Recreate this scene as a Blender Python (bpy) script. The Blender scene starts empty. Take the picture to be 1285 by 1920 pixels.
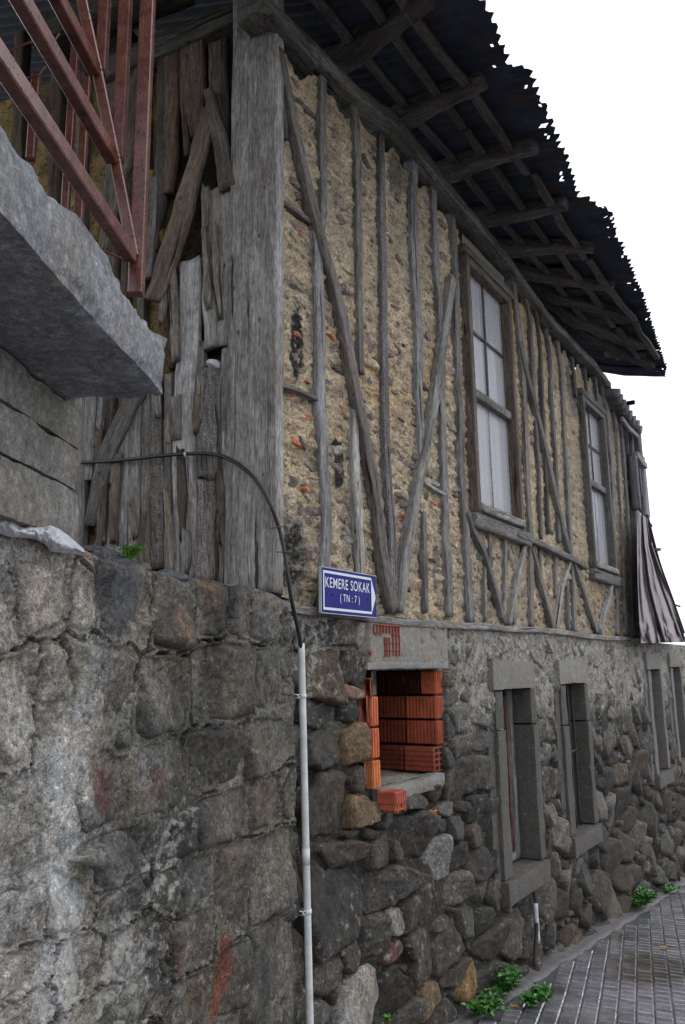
import bpy, math, random
import numpy as np
from mathutils import Matrix, Vector
random.seed(7); RNG = np.random.default_rng(11)
SC = bpy.context.scene; COL = SC.collection

# ------------------------------------------------------------------ camera
FPX = 1480.0; PITCH = math.radians(11.4); ROLL = math.radians(0.8)
CAM = np.array([0, 0, 1.57])
FW = np.array([0, math.cos(PITCH), math.sin(PITCH)]); U0 = np.array([0, -math.sin(PITCH), math.cos(PITCH)]); R0 = np.array([1., 0, 0])
RT = R0*math.cos(ROLL) - U0*math.sin(ROLL); UP = U0*math.cos(ROLL) + R0*math.sin(ROLL)
cd = bpy.data.cameras.new('camera'); cam = bpy.data.objects.new('camera', cd); COL.objects.link(cam)
cd.sensor_fit = 'VERTICAL'; cd.sensor_height = 23.6; cd.lens = 23.6*FPX/1920; cd.clip_start = .05; cd.clip_end = 600
cam.matrix_world = Matrix(((RT[0], UP[0], -FW[0], CAM[0]), (RT[1], UP[1], -FW[1], CAM[1]), (RT[2], UP[2], -FW[2], CAM[2]), (0, 0, 0, 1)))
SC.camera = cam
# ------------------------------------------------------------------ overcast daylight
SUN_EL, SUN_AZ = math.radians(52), math.radians(75)
w = bpy.data.worlds.new('World'); SC.world = w; w.use_nodes = True
nt = w.node_tree; nt.nodes.clear()
sky = nt.nodes.new('ShaderNodeTexSky'); sky.sky_type = 'NISHITA'; sky.sun_disc = False
sky.sun_elevation = SUN_EL; sky.sun_rotation = SUN_AZ; sky.air_density = 1.0; sky.dust_density = 4.0
cl = nt.nodes.new('ShaderNodeCombineXYZ')
for i, v in enumerate((10.4, 11.0, 11.9)): cl.inputs[i].default_value = v      # the white cloud layer over the sky
mx = nt.nodes.new('ShaderNodeMix'); mx.data_type = 'RGBA'; mx.inputs[0].default_value = 0.88
nt.links.new(sky.outputs[0], mx.inputs[6]); nt.links.new(cl.outputs[0], mx.inputs[7])
bg = nt.nodes.new('ShaderNodeBackground'); bg.inputs[1].default_value = 0.12
nt.links.new(mx.outputs[2], bg.inputs[0]); wo = nt.nodes.new('ShaderNodeOutputWorld'); nt.links.new(bg.outputs[0], wo.inputs[0])
sd = bpy.data.lights.new('sun', 'SUN'); sd.energy = 0.5; sd.angle = math.radians(40); sd.color = (1, .97, .93)
sun = bpy.data.objects.new('sun', sd); COL.objects.link(sun)
dv = Vector((math.sin(SUN_AZ)*math.cos(SUN_EL), math.cos(SUN_AZ)*math.cos(SUN_EL), math.sin(SUN_EL)))
sun.rotation_euler = dv.to_track_quat('Z', 'Y').to_euler()
SC.view_settings.view_transform = 'Standard'; SC.view_settings.look = 'None'; SC.view_settings.gamma = 1
SC.view_settings.exposure = 0.22; SC.view_settings.use_curve_mapping = False
SC.cycles.max_bounces = 6; SC.cycles.diffuse_bounces = 3; SC.cycles.glossy_bounces = 3

# ------------------------------------------------------------------ numeric helpers
_perm = np.random.default_rng(5).permutation(256); _perm = np.concatenate([_perm, _perm, _perm])
_g = np.random.default_rng(6).normal(size=(256, 3)); _g /= np.linalg.norm(_g, axis=1)[:, None]
def perlin(p):
    p = np.asarray(p, float); i = np.floor(p).astype(int); f = p - i; i = i & 255
    u = f*f*f*(f*(f*6-15)+10); out = np.zeros(len(p))
    for dx in (0, 1):
        for dy in (0, 1):
            for dz in (0, 1):
                h = _perm[_perm[_perm[(i[:, 0]+dx) & 255] + ((i[:, 1]+dy) & 255)] + ((i[:, 2]+dz) & 255)]
                g = _g[h]; d = (f - np.array([dx, dy, dz]))
                wgt = (u[:, 0] if dx else 1-u[:, 0])*(u[:, 1] if dy else 1-u[:, 1])*(u[:, 2] if dz else 1-u[:, 2])
                out += wgt*(g*d).sum(1)
    return out*1.4
def fbm(p, o=4, l=2.1, gn=.5):
    a, s, f = 1., 0., 1.; out = 0
    for k in range(o):
        out = out + a*perlin(np.asarray(p)*f + 13.7*k); s += a; a *= gn; f *= l
    return out/s*1.5
def n2(s, z, sc, o=4, k=0., asp=1.):
    s = np.atleast_1d(s).astype(float).ravel(); z = np.atleast_1d(z).astype(float).ravel()
    return fbm(np.stack([s*sc, z*sc*asp, np.full(len(s), 3.3+k)], 1), o)
def sst(a, b, x): t = np.clip((x-a)/(b-a), 0, 1); return t*t*(3-2*t)
def srgb(r, g, b):
    return tuple(((c/255)/12.92 if c < 10.3 else ((c/255+.055)/1.055)**2.4) for c in (r, g, b))

class Frame:
    """an upright plane: X runs along it, Y into it, Z up; pixel rays are turned into points on it"""
    def __init__(s, O, az):
        s.O = np.array(O, float); s.X = np.array([math.sin(az), math.cos(az), 0]); s.Y = np.array([-math.cos(az), math.sin(az), 0])
        s.M = Matrix(((s.X[0], s.Y[0], 0, s.O[0]), (s.X[1], s.Y[1], 0, s.O[1]), (0, 0, 1, s.O[2]), (0, 0, 0, 1)))
    def loc(s, P): d = np.asarray(P)-s.O; return np.array([d@s.X, d@s.Y, d[2]])
    def px(s, x, y, off=0.):
        d = ray(x, y); t = ((s.O - CAM)@s.Y - off)/(d@s.Y); P = CAM+t*d-s.O
        return (P@s.X, P[2])
    def pt(s, x, y, off=0.): a = s.px(x, y, off); return np.array([a[0], -off, a[1]])
    def plane(s, x, y, n, c):      # ray against local plane n.p = c
        d = ray(x, y); dl = np.array([d@s.X, d@s.Y, d[2]]); o = s.loc(CAM); t = (c - np.dot(n, o))/np.dot(n, dl); return o+t*dl
def ray(x, y): return RT*(x-642.5)/FPX + UP*(960-y)/FPX + FW
_az = math.radians(33.2)
_Y = np.array([-math.cos(_az), math.sin(_az), 0]); _d = ray(512, 1100); _C = CAM+_d*(2.0/(_d@_Y))
H = Frame((_C[0], _C[1], 0), _az)                              # street wall of the house
EW = Frame((_C[0], _C[1], 0), math.radians(114))               # end wall of the house
_p = H.px(545, 1130, .04); _P = H.O + H.X*_p[0] - H.Y*.04
RW = Frame((_P[0], _P[1], 0), math.atan(558/1494))             # the retaining wall on the left
CN = Frame((-.450, 1.941, 0), math.radians(4.7))               # the concrete balcony
GZ0, GSL = -.05, -.09
def gz(s): return GZ0+GSL*s                                    # road height along the wall

# ------------------------------------------------------------------ mesh helpers
def mkmesh(name, V, quads=None, tris=None, mat=None, uv=None, col=None, smooth=True):
    V = np.asarray(V, float); me = bpy.data.meshes.new(name)
    q = np.zeros((0, 4), int) if quads is None else np.asarray(quads, int).reshape(-1, 4)
    t = np.zeros((0, 3), int) if tris is None else np.asarray(tris, int).reshape(-1, 3)
    me.vertices.add(len(V)); me.vertices.foreach_set('co', V.ravel())
    li = np.concatenate([q.ravel(), t.ravel()]); me.loops.add(len(li)); me.loops.foreach_set('vertex_index', li)
    me.polygons.add(len(q)+len(t))
    me.polygons.foreach_set('loop_start', np.concatenate([np.arange(len(q))*4, len(q)*4+np.arange(len(t))*3]))
    me.polygons.foreach_set('use_smooth', np.full(len(q)+len(t), smooth))
    if uv is not None:
        l = me.uv_layers.new(name='UVMap'); l.data.foreach_set('uv', np.asarray(uv)[li].ravel())
    if col is not None:
        col = np.asarray(col, float)
        if col.ndim == 1: col = np.tile(col, (len(V), 1))
        if col.shape[1] == 3: col = np.concatenate([col, np.zeros((len(V), 1))], 1)
        a = me.color_attributes.new('Col', 'FLOAT_COLOR', 'POINT'); a.data.foreach_set('color', col.ravel())
    me.update(calc_edges=True); me.validate()
    if mat: me.materials.append(mat)
    return me
def link(name, me, parent=None, frame=None):
    o = bpy.data.objects.new(name, me); COL.objects.link(o)
    fm = frame.M if isinstance(frame, Frame) else (frame if frame is not None else None)
    if parent is not None:
        o.parent = parent
        o['_w'] = 0; del o['_w']
        if fm is not None: o.matrix_basis = WM[parent.name].inverted() @ fm
        WM[o.name] = WM[parent.name] @ o.matrix_basis
    else:
        if fm is not None: o.matrix_basis = fm
        WM[o.name] = o.matrix_basis.copy()
    return o
WM = {}
def tag(o, label=None, cat=None, group=None, kind=None):
    if label: o['label'] = label
    if cat: o['category'] = cat
    if group: o['group'] = group
    if kind: o['kind'] = kind
    return o
def root(name, M, label, cat, group=None):
    o = bpy.data.objects.new(name, None); COL.objects.link(o); o.empty_display_size = .1
    o.matrix_basis = M.M if isinstance(M, Frame) else M; WM[o.name] = o.matrix_basis.copy()
    return tag(o, label, cat, group)
def place(fr, p): return fr.M @ Matrix.Translation(Vector([float(a) for a in p]))
class Bag:
    def __init__(s): s.V = []; s.Q = []; s.T = []; s.C = []; s.U = []; s.n = 0
    def add(s, V, Q=None, T=None, col=None, uv=None):
        V = np.asarray(V, float); s.V.append(V)
        if Q is not None and len(Q): s.Q.append(np.asarray(Q, int)+s.n)
        if T is not None and len(T): s.T.append(np.asarray(T, int)+s.n)
        c = np.zeros((len(V), 4)) + (np.r_[col, 0][:4] if col is not None and np.ndim(col) == 1 else 0) if col is None or np.ndim(col) == 1 else np.asarray(col)
        s.C.append(c); s.U.append(np.zeros((len(V), 2)) if uv is None else uv); s.n += len(V)
    def mesh(s, name, mat, smooth=True):
        return mkmesh(name, np.concatenate(s.V), np.concatenate(s.Q) if s.Q else None, np.concatenate(s.T) if s.T else None, mat, np.concatenate(s.U), np.concatenate(s.C), smooth)
def box(x0, x1, y0, y1, z0, z1, bev=.004):
    """a box with small bevels: 24 vertices"""
    b = min(bev, (x1-x0)*.3, (y1-y0)*.3, (z1-z0)*.3); V = []
    lo, hi = (x0, y0, z0), (x1, y1, z1); idx = {}
    for cx in (0, 1):
        for cy in (0, 1):
            for cz in (0, 1):
                c = (cx, cy, cz)
                for ax in range(3):
                    v = [(hi[k] if c[k] else lo[k]) + (0 if k == ax else (-b if c[k] else b)) for k in range(3)]
                    idx[(c, ax)] = len(V); V.append(v)
    Q = []; T = []
    for ax in range(3):
        a, b2 = (ax+1) % 3, (ax+2) % 3
        for sd_ in (0, 1):
            cs = []
            for u, v in ((0, 0), (1, 0), (1, 1), (0, 1)):
                c = [0, 0, 0]; c[ax] = sd_; c[a] = u; c[b2] = v; cs.append(idx[(tuple(c), ax)])
            Q.append(cs if sd_ else cs[::-1])
    for ax in range(3):
        a, b2 = (ax+1) % 3, (ax+2) % 3
        for u in (0, 1):
            for v in (0, 1):
                c0 = [0]*3; c0[a] = u; c0[b2] = v; c1 = list(c0); c1[ax] = 1
                q = [idx[(tuple(c0), a)], idx[(tuple(c1), a)], idx[(tuple(c1), b2)], idx[(tuple(c0), b2)]]
                if u != v: q = q[::-1]
                Q.append(q)
    for cx in (0, 1):
        for cy in (0, 1):
            for cz in (0, 1):
                t = [idx[((cx, cy, cz), k)] for k in range(3)]
                T.append(t if (cx+cy+cz) % 2 else t[::-1])
    return np.array(V), Q, T
def beam(P, W, T, seg=.035, rough=1., N=(0, -1, 0), col=(.5, .5, .5), proud=None, ragged=.01, nper=(5, 3), k=None):
    """weathered timber swept along P (centre of its outer face); W widths, T thickness behind the face"""
    P = np.asarray(P, float); W = np.atleast_1d(W).astype(float)
    if len(W) != len(P): W = np.interp(np.linspace(0, 1, len(P)), np.linspace(0, 1, len(W)), W)
    k = random.uniform(0, 90) if k is None else k
    L = np.r_[0, np.cumsum(np.linalg.norm(np.diff(P, axis=0), axis=1))]; n = max(3, int(L[-1]/seg)+1)
    t = np.linspace(0, L[-1], n); C = np.stack([np.interp(t, L, P[:, i]) for i in range(3)], 1); Wt = np.interp(t, L, W)
    if len(P) > 2:
        for _ in range(2): C[1:-1] = .25*C[:-2]+.5*C[1:-1]+.25*C[2:]
    Tn = np.gradient(C, axis=0); Tn /= np.linalg.norm(Tn, axis=1)[:, None]
    N = np.tile(np.array(N, float), (n, 1)); N -= (N*Tn).sum(1)[:, None]*Tn; N /= np.linalg.norm(N, axis=1)[:, None]
    B = np.cross(Tn, N)
    a, b = nper; per = []
    for u in np.linspace(-1, 1, a): per.append((u*.97, 0))
    for v in np.linspace(.08, 1, b): per.append((1, v))
    for u in np.linspace(1, -1, 3)[1:-1]: per.append((u, 1))
    for v in np.linspace(1, .08, b): per.append((-1, v))
    per = np.array(per); m = len(per)
    U = np.tile(per[:, 0], (n, 1)); D = np.tile(per[:, 1], (n, 1)); tt = np.tile(t[:, None], (1, m))
    edge = 1+rough*.15*fbm(np.stack([tt.ravel()*5, (np.sign(U)*3).ravel(), np.full(n*m, k)], 1), 3).reshape(n, m)
    wob = rough*.32*fbm(np.stack([t*1.5, np.full(n, k), np.full(n, 7.)], 1), 3)*np.minimum(Wt, .07)
    rel = rough*.05*np.minimum(Wt, .1)[:, None]*fbm(np.stack([tt.ravel()*6, U.ravel()*4, np.full(n*m, k+5)], 1), 3).reshape(n, m)
    half = Wt[:, None]/2*U*edge + wob[:, None]
    V = C[:, None, :] + B[:, None, :]*half[..., None] - N[:, None, :]*(D*T - rel)[..., None]
    rg = ragged*fbm(np.stack([np.arange(m)*1.3, np.full(m, k), np.zeros(m)], 1), 2)
    V[0] -= Tn[0]*rg[:, None]; V[-1] += Tn[-1]*rg[::-1][:, None]
    V = V.reshape(-1, 3)
    i = np.arange(n-1)[:, None]*m; j = np.arange(m)[None, :]; j2 = (j+1) % m
    Q = np.stack([i+j, i+m+j, i+m+j2, i+j2], -1).reshape(-1, 4)
    c0 = V[:m].mean(0); c1 = V[-m:].mean(0); V = np.concatenate([V, [c0, c1]]); q0 = n*m
    Tt = [[q0, a_, (a_+1) % m] for a_ in range(m)] + [[q0+1, (n-1)*m+(a_+1) % m, (n-1)*m+a_] for a_ in range(m)]
    pl = np.r_[0, np.cumsum(np.linalg.norm(np.diff(np.stack([per[:, 0]*Wt.mean()/2, per[:, 1]*T], 1), axis=0), axis=1))]
    uv = np.stack([tt.ravel()+k, np.tile(pl, (n, 1)).ravel()+k*1.7], 1); uv = np.concatenate([uv, [uv[0], uv[-1]]])
    return V, Q, Tt, uv
def beam_obj(name, P, W, T, mat, parent, frame, col=(.5, .5, .5), **kw):
    V, Q, Tt, uv = beam(P, W, T, **kw)
    return link(name, mkmesh(name, V, Q, Tt, mat, uv, np.r_[col, 0]), parent, frame)
def tube(P, r, n=12, seg=.02, caps=True):
    P = np.asarray(P, float); L = np.r_[0, np.cumsum(np.linalg.norm(np.diff(P, axis=0), axis=1))]
    m = max(2, int(L[-1]/seg)+1); t = np.linspace(0, L[-1], m)
    C = np.stack([np.interp(t, L, P[:, i]) for i in range(3)], 1)
    if len(P) > 2:
        for _ in range(6): C[1:-1] = .25*C[:-2]+.5*C[1:-1]+.25*C[2:]
    Tn = np.gradient(C, axis=0); Tn /= np.linalg.norm(Tn, axis=1)[:, None]
    ref = np.array([0., 1, .01]) if abs(Tn[0][1]) < .9 else np.array([1., 0, 0])
    A = np.cross(Tn, ref); A /= np.linalg.norm(A, axis=1)[:, None]; B = np.cross(Tn, A); a = np.arange(n)*2*math.pi/n
    V = (C[:, None]+r*(A[:, None]*np.cos(a)[None, :, None]+B[:, None]*np.sin(a)[None, :, None])).reshape(-1, 3)
    i = np.arange(m-1)[:, None]*n; j = np.arange(n)[None]; Q = np.stack([i+j, i+(j+1) % n, i+n+(j+1) % n, i+n+j], -1).reshape(-1, 4)
    T = []
    if caps:
        V = np.concatenate([V, [C[0], C[-1]]]); T = [[m*n, (a_+1) % n, a_] for a_ in range(n)]+[[m*n+1, (m-1)*n+a_, (m-1)*n+(a_+1) % n] for a_ in range(n)]
    return V, Q, T

# ------------------------------------------------------------------ materials
def newmat(name):
    m = bpy.data.materials.new(name); m.use_nodes = True; t = m.node_tree
    b = t.nodes['Principled BSDF']; return m, t, b
def nd(t, typ, **kw):
    n = t.nodes.new(typ)
    for k, v in kw.items():
        if k.startswith('i_'): n.inputs[k[2:].replace('_', ' ')].default_value = v
        else: setattr(n, k, v)
    return n
def ramp(t, src, stops):
    r = t.nodes.new('ShaderNodeValToRGB'); e = r.color_ramp.elements
    while len(e) < len(stops): e.new(.5)
    for k, (p, c) in enumerate(stops):
        e[k].position = p; e[k].color = (c, c, c, 1) if np.isscalar(c) else (*c, 1)
    t.links.new(src, r.inputs[0]); return r.outputs[0]
def mixc(t, a, b, f, mode='MIX'):
    m = t.nodes.new('ShaderNodeMix'); m.data_type = 'RGBA'; m.blend_type = mode
    for s_, v in ((0, f), (6, a), (7, b)):
        if hasattr(v, 'is_output') or isinstance(v, bpy.types.NodeSocket): t.links.new(v, m.inputs[s_])
        else: m.inputs[s_].default_value = v if s_ == 0 else (*v, 1) if len(v) == 3 else v
    return m.outputs[2]
def noise(t, vec, sc, det=4, rough=.6, dist=0., dim='3D'):
    n = nd(t, 'ShaderNodeTexNoise'); n.inputs['Scale'].default_value = sc; n.inputs['Detail'].default_value = det
    n.inputs['Roughness'].default_value = rough; n.inputs['Distortion'].default_value = dist; t.links.new(vec, n.inputs['Vector']); return n.outputs[0]
def mapping(t, vec, sc): m = nd(t, 'ShaderNodeMapping'); m.inputs['Scale'].default_value = sc; t.links.new(vec, m.inputs[0]); return m.outputs[0]
def bump(t, h, s, dist, nrm=None):
    b = nd(t, 'ShaderNodeBump'); b.inputs['Strength'].default_value = s; b.inputs['Distance'].default_value = dist
    t.links.new(h, b.inputs['Height'])
    if nrm is not None: t.links.new(nrm, b.inputs['Normal'])
    return b.outputs[0]
def math_(t, op, a, b=None):
    m = nd(t, 'ShaderNodeMath', operation=op)
    for i, v in enumerate((a, b)):
        if v is None: continue
        if isinstance(v, bpy.types.NodeSocket): t.links.new(v, m.inputs[i])
        else: m.inputs[i].default_value = v
    return m.outputs[0]
def rocky(name, sc=1., lo=.38, hi=1.65, pits=.5, bmp=.6, rough=.72, spec=.3, white=(.42, .40, .37), con=.85):
    """coarse mineral surface: colour from the mesh, grain, pits and pale crusts (Col alpha = how much crust)"""
    m, t, b = newmat(name); ge = nd(t, 'ShaderNodeNewGeometry').outputs['Position']; at = nd(t, 'ShaderNodeAttribute', attribute_name='Col')
    v1 = noise(t, ge, 9*sc, 8, .65); v2 = noise(t, ge, 55*sc, 8, .78); v3 = noise(t, ge, 210*sc, 4, .7)
    f = ramp(t, v1, [(.25, lo), (.75, hi)]); f2 = ramp(t, v2, [(.36, .14), (.47, .75), (.56, 1.25), (.68, 2.6)]); f3 = ramp(t, v3, [(.36, .5), (.5, 1.), (.66, 1.7)])
    c = mixc(t, at.outputs['Color'], f, 1., 'MULTIPLY'); c = mixc(t, c, f2, con, 'MULTIPLY'); c = mixc(t, c, f3, con*.82, 'MULTIPLY')
    hue = ramp(t, noise(t, ge, 5*sc, 4, .6), [(.35, (1.12, 1., .86)), (.65, (.92, 1., 1.08))]); c = mixc(t, c, hue, .6, 'MULTIPLY')
    w_ = math_(t, 'ADD', noise(t, ge, 22*sc, 9, .78), math_(t, 'MULTIPLY', at.outputs['Alpha'], .30))
    wm = ramp(t, w_, [(.62, 0.), (.74, .85)]); c = mixc(t, c, white, wm)
    vo = nd(t, 'ShaderNodeTexVoronoi'); vo.inputs['Scale'].default_value = 85*sc; t.links.new(ge, vo.inputs['Vector'])
    pit = ramp(t, vo.outputs['Distance'], [(.08, 0.), (.30, 1.)]); pm = mixc(t, (1, 1, 1), pit, ramp(t, v1, [(.4, 0.), (.6, pits)]))
    c = mixc(t, c, pm, .7, 'MULTIPLY'); t.links.new(c, b.inputs['Base Color'])
    n = bump(t, v2, bmp, .012); n = bump(t, v3, bmp*.7, .003, n); n = bump(t, pit, bmp*pits, .004, n); t.links.new(n, b.inputs['Normal'])
    t.links.new(ramp(t, v2, [(.3, rough-.16), (.7, rough+.12)]), b.inputs['Roughness']); b.inputs['Specular IOR Level'].default_value = spec
    return m
M = {}
M['stone'] = rocky('basalt_stone', 1., bmp=.8)
M['mortar'] = rocky('lime_mortar', 1.3, .5, 1.4, pits=.6, bmp=.7, rough=.85, spec=.15)
M['plaster'] = rocky('cement_plaster', 1., .75, 1.2, pits=.25, bmp=.4, rough=.85, spec=.15, white=(.36, .35, .33), con=.38)
M['concrete'] = rocky('grey_concrete', .8, .7, 1.25, pits=.35, bmp=.55, rough=.75, spec=.25, white=(.38, .38, .37), con=.58)
M['dressed'] = rocky('dressed_stone', 1.6, .8, 1.2, pits=.35, bmp=.5, rough=.7, con=.55)
def claymat():
    m, t, b = newmat('straw_clay'); ge = nd(t, 'ShaderNodeNewGeometry').outputs['Position']; at = nd(t, 'ShaderNodeAttribute', attribute_name='Col')
    v1 = noise(t, ge, 7, 6, .6); v2 = noise(t, ge, 70, 6, .7); v3 = noise(t, ge, 300, 3, .6)
    c = mixc(t, at.outputs['Color'], ramp(t, v1, [(.3, .68), (.7, 1.25)]), 1., 'MULTIPLY'); c = mixc(t, c, ramp(t, v2, [(.33, .5), (.5, 1.), (.68, 1.35)]), .8, 'MULTIPLY')
    hol = ramp(t, noise(t, mapping(t, ge, (1, 1, 1.7)), 30, 6, .7), [(.34, .12), (.42, 1.)]); c = mixc(t, c, hol, .8, 'MULTIPLY')
    cr = nd(t, 'ShaderNodeTexVoronoi', feature='DISTANCE_TO_EDGE'); cr.inputs['Scale'].default_value = 1.; mp_ = mapping(t, ge, (26, 26, 48)); ad = nd(t, 'ShaderNodeVectorMath', operation='ADD'); nz_ = nd(t, 'ShaderNodeTexNoise'); nz_.inputs['Scale'].default_value = 30; t.links.new(ge, nz_.inputs['Vector']); sc_ = nd(t, 'ShaderNodeVectorMath', operation='SCALE'); sc_.inputs['Scale'].default_value = 2.6; t.links.new(nz_.outputs[1], sc_.inputs[0]); t.links.new(mp_, ad.inputs[0]); t.links.new(sc_.outputs[0], ad.inputs[1]); t.links.new(ad.outputs[0], cr.inputs['Vector'])
    crk = ramp(t, cr.outputs['Distance'], [(.0, .25), (.09, 1.)]); c = mixc(t, c, crk, ramp(t, v1, [(.42, .05), (.6, .6)]), 'MULTIPLY'); hol = mixc(t, hol, crk, .6, 'MULTIPLY')
    mo = math_(t, 'ADD', noise(t, ge, 30, 9, .8), math_(t, 'MULTIPLY', at.outputs['Alpha'], .35)); c = mixc(t, c, (.012, .012, .012), ramp(t, mo, [(.66, 0.), (.78, .9)]))
    t.links.new(c, b.inputs['Base Color']); b.inputs['Roughness'].default_value = .93; b.inputs['Specular IOR Level'].default_value = .1
    n = bump(t, hol, .8, .008); n = bump(t, v2, .8, .01, n); n = bump(t, v3, .5, .003, n); t.links.new(n, b.inputs['Normal']); return m
M['clay'] = claymat()
def woodmat(name, dark=.22, lite=1.45, bmp=1., speck=0., rough=.8):
    m, t, b = newmat(name); uv = nd(t, 'ShaderNodeUVMap').outputs[0]; at = nd(t, 'ShaderNodeAttribute', attribute_name='Col')
    g1 = noise(t, mapping(t, uv, (5, 95, 1)), 1, 7, .68, .5); g2 = noise(t, mapping(t, uv, (22, 300, 1)), 1, 3, .6)
    ck = noise(t, mapping(t, uv, (1.6, 42, 1)), 1, 4, .55, .6); ckr = ramp(t, ck, [(.325, 0.), (.36, 1.)])
    mot = ramp(t, noise(t, mapping(t, uv, (22, 60, 1)), 1, 6, .75), [(.34, .45), (.48, .95), (.66, 1.45)])
    vk = nd(t, 'ShaderNodeTexVoronoi'); vk.inputs['Scale'].default_value = 1.; t.links.new(mapping(t, uv, (7, 16, 1)), vk.inputs['Vector']); hole = ramp(t, vk.outputs['Distance'], [(.06, .12), (.11, 1.)])
    kn = noise(t, mapping(t, uv, (2.2, 6, 1)), 1, 5, .6)
    big = ramp(t, noise(t, mapping(t, uv, (2.5, 9, 1)), 1, 5, .65, 1.), [(.34, .55), (.5, 1.), (.66, 1.3)])
    c = mixc(t, mixc(t, at.outputs['Color'], big, .8, 'MULTIPLY'), ramp(t, g1, [(.30, .42), (.47, .88), (.56, 1.06), (.72, lite)]), 1., 'MULTIPLY')
    c = mixc(t, c, ramp(t, g2, [(.36, .62), (.5, 1.), (.64, 1.3)]), .85, 'MULTIPLY'); c = mixc(t, c, ramp(t, kn, [(.3, (.62, .57, .52)), (.7, (1.18, 1.2, 1.24))]), .85, 'MULTIPLY')
    c = mixc(t, c, mixc(t, (dark*.4,)*3, (1, 1, 1), ckr), .9, 'MULTIPLY')
    c = mixc(t, c, mot, .75, 'MULTIPLY'); c = mixc(t, c, hole, .8, 'MULTIPLY')
    if speck:
        ge = nd(t, 'ShaderNodeNewGeometry').outputs['Position']; c = mixc(t, c, ramp(t, noise(t, ge, 190, 4, .75), [(.36, .2), (.5, .8), (.64, 2.3)]), speck, 'MULTIPLY')
    t.links.new(c, b.inputs['Base Color']); b.inputs['Roughness'].default_value = rough; b.inputs['Specular IOR Level'].default_value = .2
    n = bump(t, ckr, .9*bmp, .008); n = bump(t, g1, .7*bmp, .006, n); n = bump(t, g2, .5*bmp, .002, n); t.links.new(n, b.inputs['Normal']); return m
M['wood'] = woodmat('weathered_wood'); M['tarwood'] = woodmat('crusted_wood', speck=.8)
def simple(name, col, rough=.5, metal=0., var=.25, sc=20, bmp=.15, spec=.5, fine=0.):
    m, t, b = newmat(name); ge = nd(t, 'ShaderNodeNewGeometry').outputs['Position']; v = noise(t, ge, sc, 6, .65)
    c = mixc(t, col, ramp(t, v, [(.3, 1-var), (.7, 1+var)]), 1., 'MULTIPLY'); t.links.new(c, b.inputs['Base Color'])
    b.inputs['Roughness'].default_value = rough; b.inputs['Metallic'].default_value = metal; b.inputs['Specular IOR Level'].default_value = spec
    n = bump(t, v, bmp, .004)
    if fine: n = bump(t, noise(t, ge, sc*12, 3), fine, .002, n)
    t.links.new(n, b.inputs['Normal']); return m
M['signblue'] = simple('sign_blue_enamel', (.011, .013, .165), .5, spec=.15, var=.30, bmp=.03)
M['signwhite'] = simple('sign_white_print', (.62, .66, .74), .4, var=.05, bmp=.02)
M['pvc'] = simple('grey_white_pvc', (.56, .57, .56), .38, var=.24, sc=13, bmp=.05)
M['cable'] = simple('black_rubber_cable', (.012, .013, .016), .42, var=.3, bmp=.1)
M['whiteplast'] = simple('dirty_white_plastic', (.50, .51, .55), .5, var=.3, sc=25, bmp=.4, fine=.2)
M['iron'] = simple('rusty_iron', (.035, .026, .022), .7, var=.4, sc=40, bmp=.3)
M['tin'] = simple('dark_roof_tin', (.030, .038, .058), .75, var=.5, sc=6, bmp=.3, spec=.2)
M['tarp'] = simple('brown_grey_tarpaulin', (.32, .28, .285), .85, var=.2, sc=14, bmp=.2)
M['leaf'] = simple('weed_leaf', (.045, .16, .022), .4, var=.5, sc=60, bmp=.1)
M['leafy'] = simple('bright_herb_leaf', (.10, .26, .03), .5, var=.4, sc=60, bmp=.1)
M['yleaf'] = simple('fallen_leaf', (.50, .22, .05), .5, var=.3, sc=60)
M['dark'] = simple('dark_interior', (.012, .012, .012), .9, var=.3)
M['curtain'] = simple('pale_lilac_curtain', (.24, .227, .258), .9, var=.14, sc=2, bmp=.0)
def rusty(m):
    t = m.node_tree; b = t.nodes['Principled BSDF']; src = b.inputs['Base Color'].links[0].from_socket; ge = nd(t, 'ShaderNodeNewGeometry').outputs['Position']
    t.links.new(mixc(t, src, (.085, .038, .024), ramp(t, noise(t, ge, 3.2, 7, .7), [(.54, 0.), (.66, .8)])), b.inputs['Base Color'])
rusty(M['tin'])
def redsteel():
    m, t, b = newmat('red_oxide_steel'); ge = nd(t, 'ShaderNodeNewGeometry').outputs['Position']
    v = noise(t, ge, 26, 7, .7); c = ramp(t, v, [(.28, (.035, .010, .007)), (.45, (.105, .030, .020)), (.7, (.19, .068, .050))])
    vo = nd(t, 'ShaderNodeTexVoronoi'); vo.inputs['Scale'].default_value = 75; t.links.new(ge, vo.inputs['Vector']); dr = ramp(t, vo.outputs['Distance'], [(.16, 1.), (.26, 0.)])
    t.links.new(mixc(t, c, (.6, .6, .6), dr, 'MULTIPLY'), b.inputs['Base Color']); b.inputs['Roughness'].default_value = .26; b.inputs['Specular IOR Level'].default_value = .65
    t.links.new(bump(t, dr, .5, .002), b.inputs['Normal']); return m
M['red'] = redsteel()
def brickmat():
    m, t, b = newmat('orange_hollow_brick'); ge = nd(t, 'ShaderNodeNewGeometry').outputs['Position']; at = nd(t, 'ShaderNodeAttribute', attribute_name='Col')
    c = mixc(t, at.outputs['Color'], ramp(t, noise(t, ge, 12, 6, .7), [(.3, .6), (.7, 1.25)]), 1., 'MULTIPLY')
    c = mixc(t, c, (.36, .31, .28), ramp(t, noise(t, ge, 30, 8, .75), [(.60, 0.), (.74, .7)]))
    t.links.new(c, b.inputs['Base Color']); b.inputs['Roughness'].default_value = .85; b.inputs['Specular IOR Level'].default_value = .15
    t.links.new(bump(t, noise(t, ge, 160, 4), .3, .003), b.inputs['Normal']); return m
M['brick'] = brickmat()
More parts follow.
